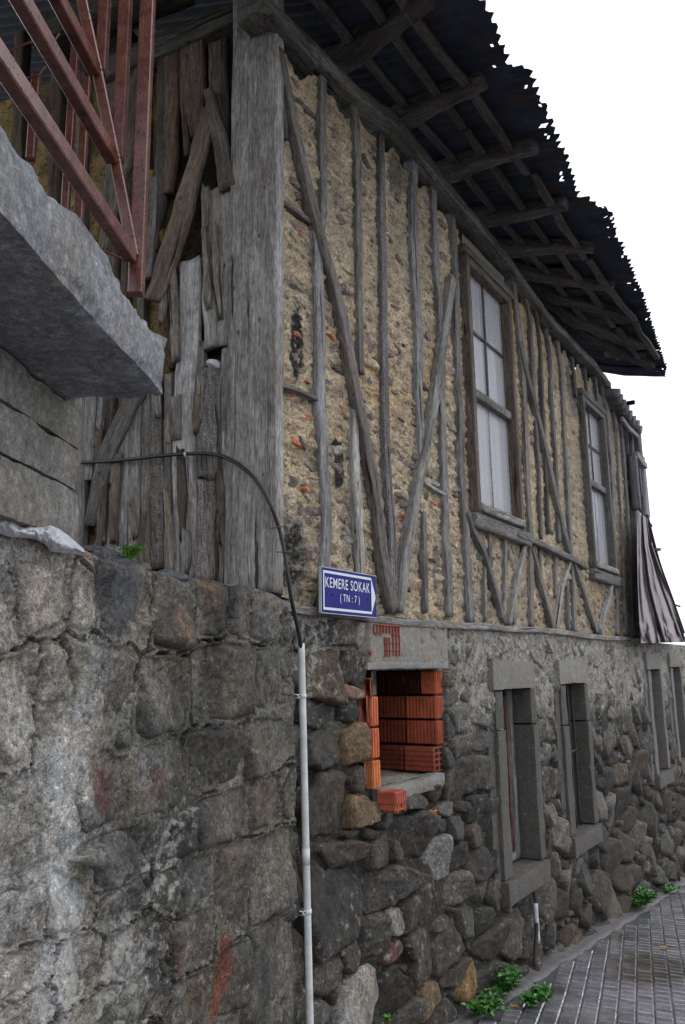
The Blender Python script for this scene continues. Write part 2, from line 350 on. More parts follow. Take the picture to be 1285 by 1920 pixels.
def glassmat():
    m, t, b = newmat('dusty_window_glass'); b.inputs['Base Color'].default_value = (.86, .87, .9, 1); b.inputs['Roughness'].default_value = .06
    b.inputs['Alpha'].default_value = .22; b.inputs['Specular IOR Level'].default_value = .5; return m
M['glass'] = glassmat()
def paver():
    m, t, b = newmat('wet_paver'); ge = nd(t, 'ShaderNodeNewGeometry').outputs['Position']; at = nd(t, 'ShaderNodeAttribute', attribute_name='Col')
    oi = nd(t, 'ShaderNodeObjectInfo').outputs['Random']; v1 = noise(t, ge, 1.6, 4, .55); v2 = noise(t, ge, 90, 5, .7); v3 = noise(t, ge, 14, 5, .6)
    b.inputs['Coat Weight'].default_value = 1.0; b.inputs['Coat Roughness'].default_value = .09; b.inputs['Coat IOR'].default_value = 1.5
    c = mixc(t, mixc(t, (.07, .058, .052), (.235, .24, .275), ramp(t, noise(t, ge, .9, 4, .6), [(.36, 0.), (.52, 1.)])), ramp(t, v2, [(.3, .6), (.7, 1.5)]), 1., 'MULTIPLY'); c = mixc(t, c, ramp(t, oi, [(0., (.75, .73, .72)), (1., (1.3, 1.2, 1.15))]), 1., 'MULTIPLY')
    c = mixc(t, c, ramp(t, v3, [(.3, .7), (.7, 1.3)]), .8, 'MULTIPLY'); t.links.new(c, b.inputs['Base Color'])
    t.links.new(ramp(t, v1, [(.40, .08), (.60, .38)]), b.inputs['Roughness']); b.inputs['Specular IOR Level'].default_value = .6
    h = mixc(t, (.5, .5, .5), v2, ramp(t, v1, [(.40, .12), (.60, 1.)])); t.links.new(bump(t, h, .35, .004), b.inputs['Normal']); return m
M['paver'] = paver()
M['joint'] = simple('wet_joint_sand', (.085, .085, .09), .4, var=.3, sc=50, bmp=.5)
M['kerb'] = simple('wet_cement_strip', (.095, .09, .088), .6, var=.35, sc=18, bmp=.5, fine=.3)
M['ground'] = simple('distant_ground', (.10, .095, .085), .8, var=.3, sc=2)

# ------------------------------------------------------------------ stones
def shade(pal, wts=None): return np.array(pal[RNG.choice(len(pal), p=wts)])
def Dn(px_, pz, sd_, q=4.):
    """distance of points to seeds, 1 on the seed's own outline; sd = s z a b rot"""
    c, s_ = np.cos(sd_[4]), np.sin(sd_[4]); dx = px_-sd_[0]; dz = pz-sd_[1]
    x = (dx*c+dz*s_)/sd_[2]; z = (-dx*s_+dz*c)/sd_[3]; return (np.abs(x)**q+np.abs(z)**q)**(1/q)
def pack(seeds, region, sizes, asp, block, rng, tries=900, tight=.82, jit=.25):
    """fill a region with seeds of falling size between those given"""
    S = [list(x) for x in seeds]
    for a in sizes:
        for _ in range(tries):
            s_ = rng.uniform(*region[:2]); z = rng.uniform(*region[2:]); aa = a*rng.uniform(.85, 1.15); bb = aa/rng.uniform(*asp)
            if block(s_, z, aa*.5): continue
            if S:
                A = np.array(S); near = (np.abs(A[:, 0]-s_) < A[:, 2]+.35) & (np.abs(A[:, 1]-z) < A[:, 3]+.35); A = A[near]
                if len(A):
                    d = (Dn(s_, z, A.T)-1)*np.minimum(A[:, 2], A[:, 3])
                    if d.min() < bb*tight: continue
            S.append([s_, z, aa, bb, rng.uniform(-jit, jit)])
    return S
def stone_radii(S, i, nth, gap, lim=1.35, block=None, poly=True):
    sd_ = S[i]; th = np.arange(nth)*2*math.pi/nth; R = np.linspace(.12, 1.7, 44)*max(sd_[2], sd_[3])
    X = sd_[0]+np.cos(th)[:, None]*R; Z = sd_[1]+np.sin(th)[:, None]*R
    wx = .018*np.sin(Z*31+sd_[0]*9)+.010*np.sin(X*57+i); X2 = X+wx*.5; Z2 = Z+.5*.016*np.sin(X*37+i*.7)
    D = Dn(X2, Z2, [sd_[k] for k in range(5)]); A = S; nb = (np.hypot(A[:, 0]-sd_[0], A[:, 1]-sd_[1]) < 2.2*(max(sd_[2], sd_[3]))+np.maximum(A[:, 2], A[:, 3])); nb[i] = False
    bad = D > lim
    for j in np.where(nb)[0]: bad |= Dn(X2, Z2, A[j]) < D
    if block is not None: bad |= block(X, Z)
    f = np.where(bad.any(1), bad.argmax(1), 43); r = R[np.maximum(f-1, 0)]
    r = np.maximum(r-gap, .3*min(sd_[2], sd_[3])); r = .06*np.roll(r, 1)+.88*r+.06*np.roll(r, -1); r = r*(1+.05*fbm(np.stack([np.cos(th)*2.2, np.sin(th)*2.2, np.full(nth, i*.9)], 1), 3))
    if poly:
        nk = min(7+i % 3, max(5, nth//2)); ks = []
        for sct in range(nk):
            lo_, hi_ = int(sct*nth/nk), int((sct+1)*nth/nk); ks.append(lo_+int(np.argmax(r[lo_:max(hi_, lo_+1)])))
        ks = sorted(set(ks)); px_, pz_ = r[ks]*np.cos(th[ks]), r[ks]*np.sin(th[ks]); out = np.full(nth, np.inf)
        for a_ in range(len(ks)):
            b_ = (a_+1) % len(ks); ax, az_, bx, bz = px_[a_], pz_[a_], px_[b_], pz_[b_]; k0, k1 = ks[a_], ks[b_]+(nth if b_ == 0 else 0)
            for q_ in range(k0, k1+1):
                t_ = th[q_ % nth]; den = math.cos(t_)*(bz-az_)-math.sin(t_)*(bx-ax)
                if abs(den) > 1e-9:
                    v = (ax*(bz-az_)-az_*(bx-ax))/den
                    if v > 0: out[q_ % nth] = v
        ok = np.isfinite(out); r = np.where(ok, np.clip(out, .55*r, 1.25*r), r); r = r*(1+.025*fbm(np.stack([np.cos(th)*3.5, np.sin(th)*3.5, np.full(nth, i*.9)], 1), 3))
    return th, r
def stone_geo(sd_, th, r, K, H_, back, k, chip=.25, e=5., y0=0., fine=1.):
    n = len(th); rho = np.linspace(0, 1, K+1)[1:]; rho = 1-(1-rho)**1.45
    rr = r*(1+.05*np.sin(th*3+k)+.035*np.sin(th*7+k*2)); c, s_ = np.cos(th), np.sin(th)
    X = sd_[0]+rho[:, None]*(c*rr); Z = sd_[1]+rho[:, None]*(s_*rr); sc = min(sd_[2], sd_[3])
    prof = (1-rho**e)[:, None]*np.ones(n); X = np.concatenate([X.ravel(), [sd_[0]]]); Z = np.concatenate([Z.ravel(), [sd_[1]]]); pr = np.concatenate([prof.ravel(), [1.]])
    kk = np.full(len(X), k*1.37)
    lo_ = fbm(np.stack([X/sc*.7, Z/sc*.7, kk], 1), 2); hi_ = fbm(np.stack([X*26, Z*26, kk], 1), 4); hi2_ = fbm(np.stack([X*15, Z*15, kk+9], 1), 3)
    tilt = (X-sd_[0])*math.sin(k*3.1)*.28+(Z-sd_[1])*math.cos(k*5.3)*.28
    rr_ = np.random.default_rng(int(k*1000)+5); fac = np.zeros(len(X)); dx_ = (X-sd_[0])/sd_[2]; dz_ = (Z-sd_[1])/sd_[3]
    for _ in range(6):
        ph = rr_.uniform(0, 2*math.pi); fac = np.minimum(fac, -np.maximum(0, dx_*math.cos(ph)+dz_*math.sin(ph)-rr_.uniform(.25, .75))*rr_.uniform(.25, .9))
    h = pr*H_+fac*H_*.8*fine+chip*sc*lo_*.5*(pr**.3)+(.012*hi_+.010*(.35-np.abs(hi2_)))*fine*np.minimum(1, sc/.05)+tilt*pr-back*(1-pr)**1.5
    V = np.stack([X, y0-h, Z], 1); Q = []
    i = np.arange(K-1)[:, None]*n; j = np.arange(n)[None]; Q = np.stack([i+j, i+n+j, i+n+(j+1) % n, i+(j+1) % n], -1).reshape(-1, 4)
    T = [[K*n, a, (a+1) % n] for a in range(n)]
    # skirt going back into the wall
    rim = V[(K-1)*n:K*n].copy(); rim[:, 1] = y0+back+.02; b0 = len(V); V = np.concatenate([V, rim])
    jj = np.arange(n); Q2 = np.stack([(K-1)*n+jj, b0+jj, b0+(jj+1) % n, (K-1)*n+(jj+1) % n], -1)
    return V, np.concatenate([Q, Q2]), T, pr
def build_stones(S, order, frame, parent, name, mat, colfn, Hfn, block, gap=.006, back=.03, limit=300, res=1., e=5., y0=lambda s, z: 0., chip=.25, lim=1.4, stuffname=None, fine=1.):
    bag = Bag(); cnt = 0
    for rank, i in enumerate(order):
        sd_ = S[i]; big = max(sd_[2], sd_[3]); dist = math.dist((H.O+H.X*sd_[0])[:2], (0, 0)) if frame is H else 2.2
        pxs = big*790/dist; nth = int(np.clip(pxs*.9*res, 12, 56)); K = int(np.clip(pxs*.22*res, 3, 14))
        th, r = stone_radii(S, i, nth, gap*(.6+1.1*abs(math.sin(i*2.7))), lim(sd_) if callable(lim) else lim, block)
        if r.max() < .012: continue
        V, Q, T, pr = stone_geo(sd_, th, r, K, Hfn(i, sd_), back, i*.73+2, chip, e, y0(sd_[0], sd_[1]), fine)
        c = colfn(i, sd_, V)
        if cnt < limit: link(name, mkmesh(name, V, Q, T, mat, None, c), parent, frame)
        else: bag.add(V, Q, T, c)
        cnt += 1
    if bag.n: o = link(stuffname or 'small_'+name, bag.mesh('joined_stones', mat), parent, frame); o['kind'] = 'stuff'
def heightgrid(s0, s1, z0, z1, st, hf, cf, hole=None, warp=None):
    ns, nz = int((s1-s0)/st)+1, int((z1-z0)/st)+1; s_, z = np.meshgrid(np.linspace(s0, s1, ns), np.linspace(z0, z1, nz)); s_ = s_.ravel(); z = z.ravel()
    h = hf(s_, z); V = np.stack([s_, -h, z], 1); c = cf(s_, z, h)
    i = np.arange(nz-1)[:, None]*ns; j = np.arange(ns-1)[None]; Q = np.stack([i+j, i+j+1, i+ns+j+1, i+ns+j], -1).reshape(-1, 4)
    if hole is not None:
        cs = s_[Q].mean(1); cz = z[Q].mean(1); Q = Q[~hole(cs, cz)]
    return V, Q, c

# ================================================================== SETTING
def road():
    # lower ground sheet to the horizon and the road bed, in the house frame
    b = Bag()
    S_, Y_ = np.meshgrid(np.array([-60, -20, -6, 0, 5, 10, 16, 25, 60, 300.]), np.array([-300, -60, -12, -4, .0, 12, 60, 300.])); S_ = S_.ravel(); Y_ = Y_.ravel()
    V = np.stack([S_, Y_, gz(np.clip(S_, -8, 30))-.06], 1); n = 10; Q = [[r*n+c, r*n+c+1, (r+1)*n+c+1, (r+1)*n+c] for r in range(7) for c in range(9)]
    link('ground', mkmesh('ground', V, Q, None, M['ground'], smooth=False), None, H)['kind'] = 'structure'
    rs = np.arange(-4, 16.01, .05); ry = np.arange(-4.2, .26, .05); Sg, Yg = np.meshgrid(rs, ry); Sg = Sg.ravel(); Yg = Yg.ravel()
    V = np.stack([Sg, Yg, gz(Sg)-.004+.003*n2(Sg, Yg, 9)], 1); n = len(rs); i = np.arange(len(ry)-1)[:, None]*n; j = np.arange(n-1)[None]
    Q = np.stack([i+j, i+j+1, i+n+j+1, i+n+j], -1).reshape(-1, 4); rd = link('road', mkmesh('road', V, Q, None, M['joint']), None, H); rd['kind'] = 'structure'
    # cement strip at the foot of the wall
    ss = np.arange(-1, 13, .04); yy = np.array([.12, .02, -.02, -.06, -.09, -.105]); Sg, Yg = np.meshgrid(ss, yy); Sg = Sg.ravel(); Yg = Yg.ravel()
    hh = np.repeat([.05, .035, .02, .012, .008, -.01], len(ss)); ed = .025*n2(Sg, Sg*0, 3)
    V = np.stack([Sg, Yg+ed, gz(Sg)+hh+.006*n2(Sg, Yg, 12)], 1); n = len(ss); i = np.arange(5)[:, None]*n; j = np.arange(n-1)[None]
    Q = np.stack([i+j, i+j+n, i+n+j+1, i+j+1], -1).reshape(-1, 4); link('gutter_strip', mkmesh('gutter_strip', V, Q, None, M['kerb']), rd, H)
    # pavers, one by one where they can be told apart
    pl, pw, g = .084, .094, .0075; meshes = []
    for v in range(4):
        V, Q, T = box(-pl/2+g/4, pl/2-g/4, -pw/2+g/2, pw/2-g/2, -.05, .006, .006); V = np.array(V); V[:, 2] += (V[:, 2] > 0)*RNG.normal(0, .0010, len(V))
        V[:, 0] += RNG.normal(0, .0010, len(V)); meshes.append((V, Q, T, mkmesh('paver', V, Q, T, M['paver'], smooth=False)))
    cand = []; da = math.radians(13.5); ca, sa = math.cos(da), math.sin(da)
    for r in range(-36, 44):
        for k in range(-40, 230):
            uu = k*pl+(r % 2)*pl*.5; vv = (r+.5)*pw; s_ = uu*ca+vv*sa; y = uu*sa-vv*ca
            if y > -.125+.03*math.sin(s_*2.3)+.012*math.sin(s_*11) or y < -3.6 or s_ < -3 or s_ > 13: continue
            P = H.O+H.X*s_+H.Y*y; P = np.array([P[0], P[1], gz(s_)]); d = P-CAM; f_ = d@FW
            if f_ < .3: vis = False
            else: u, v = 642.5+FPX*(d@RT)/f_, 960-FPX*(d@UP)/f_; vis = -10 < u < 1295 and v < 1930
            cand.append((0 if vis else 1, np.linalg.norm(d), s_, y))
    cand.sort(); bag = Bag()
    for q_, (nv, dd, s_, y) in enumerate(cand):
        zz = gz(s_)+.0035*math.sin(s_*5.1+y*3)+random.uniform(-.0012, .0012); V, Q, T, me = meshes[random.randrange(4)]
        R = Matrix.Rotation(-math.atan(GSL)+random.uniform(-.022, .022), 4, 'Y')@Matrix.Rotation(da+random.uniform(-.012, .012), 4, 'Z')@Matrix.Rotation(random.uniform(-.010, .010), 4, 'X')
        m_ = Matrix.Translation((s_, y, zz))@R
        if q_ < 300: o = link('paver', me, rd, H.M@m_)
        else: Vh = np.c_[V, np.ones(len(V))]@np.array(m_).T; bag.add(Vh[:, :3], Q, T)
    o = link('small_pavers', bag.mesh('joined_pavers', M['paver'], False), rd, H); o['kind'] = 'stuff'
road()

# ================================================================== THE HOUSE
house = root('old_house', place(H, (0, 0, 0)), 'old house with dark stone ground floor, timber framed clay upper floor and ragged tin eaves', 'house')
def rect(pts): a = np.array([H.px(x, y) for x, y in pts]); return a[:, 0].min(), a[:, 0].max(), a[:, 1].min(), a[:, 1].max()
NI = (.745, 1.45, 1.03, 1.575)                                  # bricked niche opening
def lw(xl, xr, yt, yb, yref=None):                             # lower window opening from pixels
    a = H.px(xl, yt); b = H.px(xr, yt); c = H.px(xl, yb); return (a[0], b[0], c[1], a[1])
LW = [(2.31, 2.80, .33, 1.44), (3.57, 4.04, .36, 1.45), (6.40, 6.84, .48, 1.54), (7.55, 7.97, .50, 1.56)]
W1 = (2.02, 2.83, 2.56, 4.33); W2 = (4.58, 5.32, 2.46, 4.08)
def inr(s_, z, r, m=0.): return (s_ > r[0]-m) & (s_ < r[1]+m) & (z > r[2]-m) & (z < r[3]+m)
JW = .13
def block_low(s_, z, m=0.):
    b = inr(s_, z, (NI[0]-.05, NI[1]+.035, NI[2]-.045, 1.86), m)
    for r in LW: b = b | inr(s_, z, (r[0]-JW, r[1]+.105, r[2]-.14, r[3]+.20), m)
    return b | (z > 1.80) | (z < gz(s_)-.05)
def hole_low(s_, z):
    b = inr(s_, z, NI, 0)
    for r in LW: b = b | inr(s_, z, r, .05)
    return b
# --- ground floor stone wall
S7 = [(30,130,50,80),(185,110,95,75),(335,110,52,75),(130,330,100,150),(285,285,58,95),(95,560,90,75),(275,430,42,42),(275,540,40,45),(130,745,115,105),(300,722,66,78),(150,1050,120,175),(370,1060,100,92),(630,1195,105,120),(450,1310,80,85),(530,1290,35,80),(240,1340,130,90),(470,1130,60,38),(390,1205,35,35),(285,1200,40,32),(650,1035,90,45),(730,975,45,55),(800,1080,50,38),(770,1170,38,60),(760,1310,58,150),(860,1170,50,85),(970,1050,50,75),(900,1060,40,40),(960,1220,60,62),(880,1320,52,85),(970,1390,60,75),(820,930,60,65),(940,885,75,115),(800,790,40,60),(890,720,62,70),(980,700,32,62),(820,640,42,60),(900,590,62,72),(975,560,38,55),(845,350,58,60),(925,340,60,60),(850,215,70,70),(950,230,62,70),(1045,165,60,70),(830,455,42,42),(930,440,50,45),(1020,480,50,40),(1000,360,40,55)]
S8 = [(120,330,105,165),(270,185,42,52),(300,290,92,68),(395,120,62,80),(400,350,66,72),(320,400,24,48),(468,200,32,62),(540,170,40,50),(590,120,30,40),(588,240,48,62),(530,290,40,50),(400,525,60,110),(492,500,45,85),(250,460,46,74),(170,520,48,62),(95,590,50,55),(310,505,38,28),(345,555,25,22),(320,630,50,85),(200,650,72,98),(432,665,42,62),(360,710,46,62),(562,400,30,50),(612,405,28,42),(512,580,40,42),(572,600,40,52),(640,480,46,60),(700,460,50,70),(760,470,34,60),(640,580,50,50),(475,415,34,20)]
def seeds_from(lst, sx, ox, oy, fr, rot=0.):
    out = []
    for cx, cy, hw, hh in lst:
        X, Y = cx/sx+ox, cy/sx+oy; a = fr.px(X, Y); l = fr.px(X-hw/sx, Y); r = fr.px(X+hw/sx, Y); t = fr.px(X, Y-hh/sx); b = fr.px(X, Y+hh/sx)
        out.append([a[0], a[1], (r[0]-l[0])/2*1.03, (t[1]-b[1])/2*1.03, rot])
    return out
SL = seeds_from(S7, 2.92, 560, 1150, H)+seeds_from([x for x in S8 if x[1] > 100], 1/.5642, 560, 1500, H)
keep = []
for x in SL:                                                    # drop double entries of the two lists
    if block_low(x[0], x[1]) : continue
    if all(Dn(x[0], x[1], y) > .75 for y in keep): keep.append(x)
NHAND = len(keep)
rg = np.random.default_rng(3)
SL = pack(keep, (-.35, 3.2, -.35, 1.80), (.13, .10, .075, .055, .04, .028), (1., 1.5), block_low, rg, 420, .62)
SL = pack(SL, (3.0, 10.5, -1.0, 1.80), (.15, .12, .095, .07, .05, .035), (1., 1.6), block_low, rg, 900, .62)
SL = np.array(SL)
def pxsize(x): p = H.O+H.X*x[0]; return x[2]*x[3]/((p[0]**2+p[1]**2))
PAL = [(.058,.050,.042),(.080,.071,.060),(.038,.034,.030),(.110,.078,.050),(.130,.118,.102),(.070,.054,.042),(.18,.162,.140),(.085,.062,.048)]
WTS = [.24,.22,.15,.10,.10,.09,.06,.04]
hb = H.px(130/2.92*1+560, 1150)
def near_px(sd_, x, y, tol=.07): a = H.px(x, y); return abs(sd_[0]-a[0]) < tol and abs(sd_[1]-a[1]) < tol
def colL(i, sd_, V):
    c = shade(PAL, WTS)*.8; c = c*.7+np.array([.062, .055, .047])*.3
    for (x, y), cc in (((674,1187),(.27,.255,.24)),((672,1865),(.25,.235,.215)),((740,1725),(.22,.205,.18)),((663,1397),(.16,.105,.06)),((687,1513),(.15,.105,.062)),((654,1297),(.20,.11,.085)),((822,1598),(.22,.21,.195)),((735,1785),(.12,.06,.05)),((800,1875),(.15,.105,.06)),((882,1838),(.19,.115,.05)),((1035,1440),(.22,.14,.06)),((1030,1520),(.30,.13,.07)),((827,1505),(.17,.16,.14))):
        if near_px(sd_, x, y, .035): c = np.array(cc)
    s_, z = V[:, 0], V[:, 2]
    a = .30*sst(.9, 1.75, z)+.25*sst(-.2, .3, n2(s_, z, 1.1, 3, 5))                      # pale lime crust higher up the wall
    pale = sst(.8, 1.5, z)*sst(1.4, 2.0, s_)*1.15
    rgb = c[None]*(1+.15*n2(s_, z, 6, 2, i))[:, None]; rgb = rgb*(1-pale[:, None]*.55)+np.array([.20, .183, .155])*pale[:, None]*.55
    brn = (sst(.1, .6, n2(s_, z, .9, 2, 21))*sst(.6, .1, z))[:, None]*.6; rgb = rgb*(1-brn)+np.array([.13, .085, .05])*brn
    return np.c_[rgb, a]
def hmort(s_, z):
    d = -.029+.014*n2(s_, z, 7, 4)+.009*n2(s_, z, 26, 3, 4)
    far = sst(1.3, 2.2, s_)*sst(.8, 1.4, z); top = sst(1.55, 1.75, z)*.6
    d = d+.036*np.maximum(far, top)+.012*sst(0, .4, n2(s_, z, 2.5, 2, 8))
    d = d+np.maximum(far, top)*(.012*n2(s_, z, 14, 4, 61)+.010*n2(s_, z, 38, 3, 62))
    return d
def cmort(s_, z, h):
    pale = sst(-.1, .5, n2(s_, z, 2.2, 4, 12)+1.0*sst(.9, 1.7, z)-.35+.4*sst(1.2, 2.2, s_)*sst(.9, 1.5, z))
    pale = pale*(.45+.55*np.maximum(sst(.9, 1.4, z)*sst(1.3, 2., s_), sst(1.5, 1.75, z)))
    c = np.array([.050, .045, .040])[None]*(1-pale[:, None])+np.array([.235, .215, .185])[None]*pale[:, None]
    c = c*(1+.35*n2(s_, z, 11, 4, 81)[:, None]*pale[:, None]); return np.c_[c, .2+.3*pale]
bg_ = Bag()
V, Q, c = heightgrid(-.10, 3.2, -.45, 1.835, .0125, hmort, cmort, hole_low); bg_.add(V, Q, None, c)
V, Q, c = heightgrid(3.2, 11.0, -1.1, 1.835, .025, hmort, cmort, hole_low); bg_.add(V, Q, None, c)
stonewall = link('stone_wall', bg_.mesh('stone_wall', M['mortar']), house, H)
order = sorted(range(len(SL)), key=lambda i: -pxsize(SL[i]))
def HL(i, sd_):
    flat = .35 if (sd_[0] > 1.6 and sd_[1] > .9) else 1.
    return (.009+.011*abs(math.sin(i*1.9)))*flat*(1.2 if sd_[2] > .09 else 1)
build_stones(SL, order, H, stonewall, 'stone', M['stone'], colL, HL, block_low, gap=.003, back=.03, res=1.35, e=22, chip=.10, lim=lambda sd_: 2.3 if sd_[0] < 1.9 or sd_[1] < .8 else 1.45)
# --- upper floor clay wall
TOPZ = 4.62
def ztop(s_): return np.interp(s_, [0, .35, 1.2, 2.1, 4, 5.3, 5.75, 5.9, 6.35, 6.7], [4.50, 4.55, 4.62, 4.55, 4.42, 4.42, 4.33, 4.15, 3.62, 3.45])
def hole_up(s_, z): return inr(s_, z, W1, -.03) | inr(s_, z, W2, -.03) | (z > ztop(s_)-.045+.05*np.sin(s_*23)*np.sin(s_*7)) | (s_ > 6.62)
def block_up(s_, z, m=0.): return inr(s_, z, W1, m+.02) | inr(s_, z, W2, m+.02) | (z > ztop(s_)-.10) | (z < 1.9) | (s_ > 6.55) | (s_ < .12)
CLAYB = -.012
def hclay(s_, z):
    h = CLAYB+.012*n2(s_, z, 5, 3, 1.)+.011*n2(s_, z, 20, 5, 2., 1.9)-.012*sst(.25, .6, n2(s_, z, 17, 3, 9., 1.9))
    rag = sst(.4, .0, z-1.85)*sst(.9, .3, s_)
    smooth = sst(0, .5, n2(s_, z, 1.3, 2, 31))*sst(2.6, 3.4, z)
    cs = np.sin(z*2*math.pi/.085+4.5*n2(s_, z, 3.2, 3, 15)); h = h+.0035*cs*(1-smooth)
    return h*(1-.35*smooth)+rag*.02*n2(s_, z, 13, 4, 40.)
def spx(x, y): return H.px(x, y)
STN = [((550, 1030), .10, .18, 'g'), ((562, 650), .055, .22, 'k'), ((640, 860), .055, .16, 'k'), ((655, 1000), .06, .22, 'w'), ((560, 1050), .12, .16, 'g'), ((820, 1060), .05, .18, 'g'), ((745, 330), .09, .18, 'g'), ((905, 520), .22, .22, 'p'), ((1075, 720), .14, .35, 'g'), ((1125, 730), .25, .2, 'g'), ((1000, 700), .10, .3, 'g')]
def cclay(s_, z, h):
    base = np.array([.56, .445, .305]); c = base[None]*(1+.16*n2(s_, z, 2.1, 3, 50)[:, None])
    warm = sst(0, .5, n2(s_, z, 1.6, 3, 61))[:, None]; c = c*(1-warm*.45)+np.array([.50, .42, .315])*warm*.45
    org = sst(.25, .6, n2(s_, z, 1.1, 2, 77))[:, None]*.5; c = c*(1-org)+np.array([.56, .38, .19])*org
    dk = sst(.05, .45, n2(s_, z, 8, 5, 66, 2.6))[:, None]*.6; c = c*(1-dk)+np.array([.17, .135, .115])*dk; gr = sst(0, .4, n2(s_, z, 1.4, 4, 99, .6)+.5*sst(2.6, 2.0, z)-.1)[:, None]*.4; c = c*(1-gr)+np.array([.27, .245, .21])*gr
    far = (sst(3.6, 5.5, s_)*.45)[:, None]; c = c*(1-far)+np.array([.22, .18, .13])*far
    al = .1*np.ones(len(s_))
    for (p, rx, rz, kd) in STN:
        a = spx(*p); q = sst(1.15, .7, np.sqrt(((s_-a[0])/rx)**2+((z-a[1])/rz)**2)+.35*n2(s_, z, 9, 3, 3)); q_ = q[:, None]
        col = {'k': (.25, .22, .18), 'g': (.20, .185, .165), 'w': (.38, .33, .27), 'p': (.30, .27, .22)}[kd]
        c = c*(1-q_*.8)+np.array(col)*q_*.8; al = al+q*{'k': .75, 'g': .30, 'w': .45, 'p': .1}[kd]
    return np.c_[c, al]
bg_ = Bag()
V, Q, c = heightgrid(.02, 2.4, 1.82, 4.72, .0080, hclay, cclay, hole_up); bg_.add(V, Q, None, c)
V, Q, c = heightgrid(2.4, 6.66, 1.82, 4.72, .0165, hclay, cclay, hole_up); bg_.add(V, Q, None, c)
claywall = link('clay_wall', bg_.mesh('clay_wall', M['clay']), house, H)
rg = np.random.default_rng(9)
SU = pack([], (.15, 2.05, 1.92, 4.5), (.095, .075, .055, .038), (2.2, 4.2), lambda s_, z, m: block_up(s_, z, m) or rg.random() < .25+.55*(z > 3.3 and s_ > .35), rg, 420, .9, .12)
low_ = pack([], (2.0, 6.5, 1.9, 2.52), (.062, .05, .04, .03), (1., 1.7), block_up, rg, 420, .85, .4)
up_ = pack([], (2.85, 6.5, 2.6, 4.4), (.07, .055, .04), (1.6, 2.8), lambda s_, z, m: block_up(s_, z, m) or rg.random() < .6, rg, 320, 1.1, .12)
HB = [(630,692,19,7,0),(637,733,12,9,0),(700,778,14,9,1),(749,780,16,6,0),(763,867,23,7,0),(759,932,18,7,1),(761,944,14,8,0),(759,966,16,5,2),(824,944,14,5,2),(815,904,14,7,1),(803,930,7,7,3),(850,797,9,16,1),(742,736,7,6,1),(559,155,12,8,0),(573,197,25,8,3),(627,248,9,9,0),(540,312,20,9,4),(547,337,20,9,0),(530,253,12,6,4),(692,298,12,14,3),(641,410,9,9,0),(559,420,20,11,0),(566,440,9,6,2),(531,489,11,6,2),(555,528,26,10,1),(543,794,18,8,2),(551,825,20,9,2),(578,915,15,8,2),(641,536,22,9,0),(633,688,18,14,3),(629,634,14,7,2),(697,649,12,14,0),(734,661,11,13,0),(571,830,14,9,3),(655,1010,12,10,1),(648,970,10,7,0),(700,1030,9,7,1),(765,1100,14,9,3),(860,930,10,7,0),(862,1120,12,22,1),(915,1000,8,14,1),(930,1050,8,10,3)]
HS = [[*H.px(x, y), (H.px(x+hw, y)[0]-H.px(x-hw, y)[0])/2, (H.px(x, y-hh)[1]-H.px(x, y+hh)[1])/2, 0.] for x, y, hw, hh, kd in HB]
SU = [x for x in SU if all(Dn(x[0], x[1], y) > 1.15 for y in HS)]; NHB = len(HS)
SU = np.array(HS+SU+[x for x in low_ if all(Dn(x[0], x[1], y) > 1.15 for y in HS)]+up_)
PU = [(.19,.145,.125),(.25,.225,.19),(.16,.14,.125),(.42,.32,.21),(.27,.19,.15),(.34,.15,.10),(.21,.165,.15),(.33,.28,.22)]
def colU(i, sd_, V):
    c = np.array([(.21,.145,.135),(.27,.245,.21),(.50,.17,.085),(.11,.095,.085),(.30,.15,.10)][HB[i][4]]) if i < NHB else shade(PU, [.17,.16,.10,.22,.12,.02,.11,.10])
    if i >= NHB and sd_[0] < .3 and 2.5 < sd_[1] < 3.1 and rg.random() < .5: c = np.array([.40, .12, .065])
    return np.c_[c[None]*(1+.25*n2(V[:, 0], V[:, 2], 12, 2, i))[:, None], np.full(len(V), .1)]
orderU = sorted(range(len(SU)), key=lambda i: -pxsize(SU[i]))
build_stones(SU, orderU, H, claywall, 'infill_stone', M['stone'], colU, lambda i, sd_: .001+.007*abs(math.sin(i*2.3))+(.004 if i < NHB else 0), block_up, gap=.002, back=.03, res=1.3, e=7, lim=1.15,
             y0=lambda s_, z: -float(hclay(np.array([s_]), np.array([z]))[0])+.002, chip=.22, fine=.8)
# --- studs, braces, rails of the street side (pixel paths: centre line, widths in px)
G1, G2, G3, BR = (.30, .292, .285), (.20, .19, .18), (.13, .12, .115), (.15, .118, .098)
def timber(name, path, wpx, T=.06, proud=.028, mat='wood', col=G1, par=None, fr=H, **kw):
    pts = []; ws = []
    wl = wpx if hasattr(wpx, '__len__') else [wpx]*len(path)
    for q_, (x, y) in enumerate(path):
        wq = np.interp(q_/(len(path)-1), np.linspace(0, 1, len(wl)), wl); pts.append(fr.pt(x, y, proud))
        a = path[min(q_+1, len(path)-1)]; b = path[max(q_-1, 0)]; dx, dy = a[0]-b[0], a[1]-b[1]; L = math.hypot(dx, dy); nx, ny = -dy/L, dx/L
        e1 = fr.pt(x+nx*wq/2, y+ny*wq/2, proud); e2 = fr.pt(x-nx*wq/2, y-ny*wq/2, proud); tt = fr.pt(*a, proud)-fr.pt(*b, proud); tt /= np.linalg.norm(tt)
        dd = e1-e2; ws.append(np.linalg.norm(dd-tt*(dd@tt)))
    if fr is H: ws = [x*(.66 if path[0][0] < 865 else .57) for x in ws]
    cc = np.array(col)*random.uniform(.8, 1.2)*(lambda w_: np.array([1+.02*w_, 1-.01*w_, 1-.10*w_]))(random.uniform(-.35, 1))
    return beam_obj(name, pts, ws, T, M[mat], par or house, fr, tuple(cc), **kw)
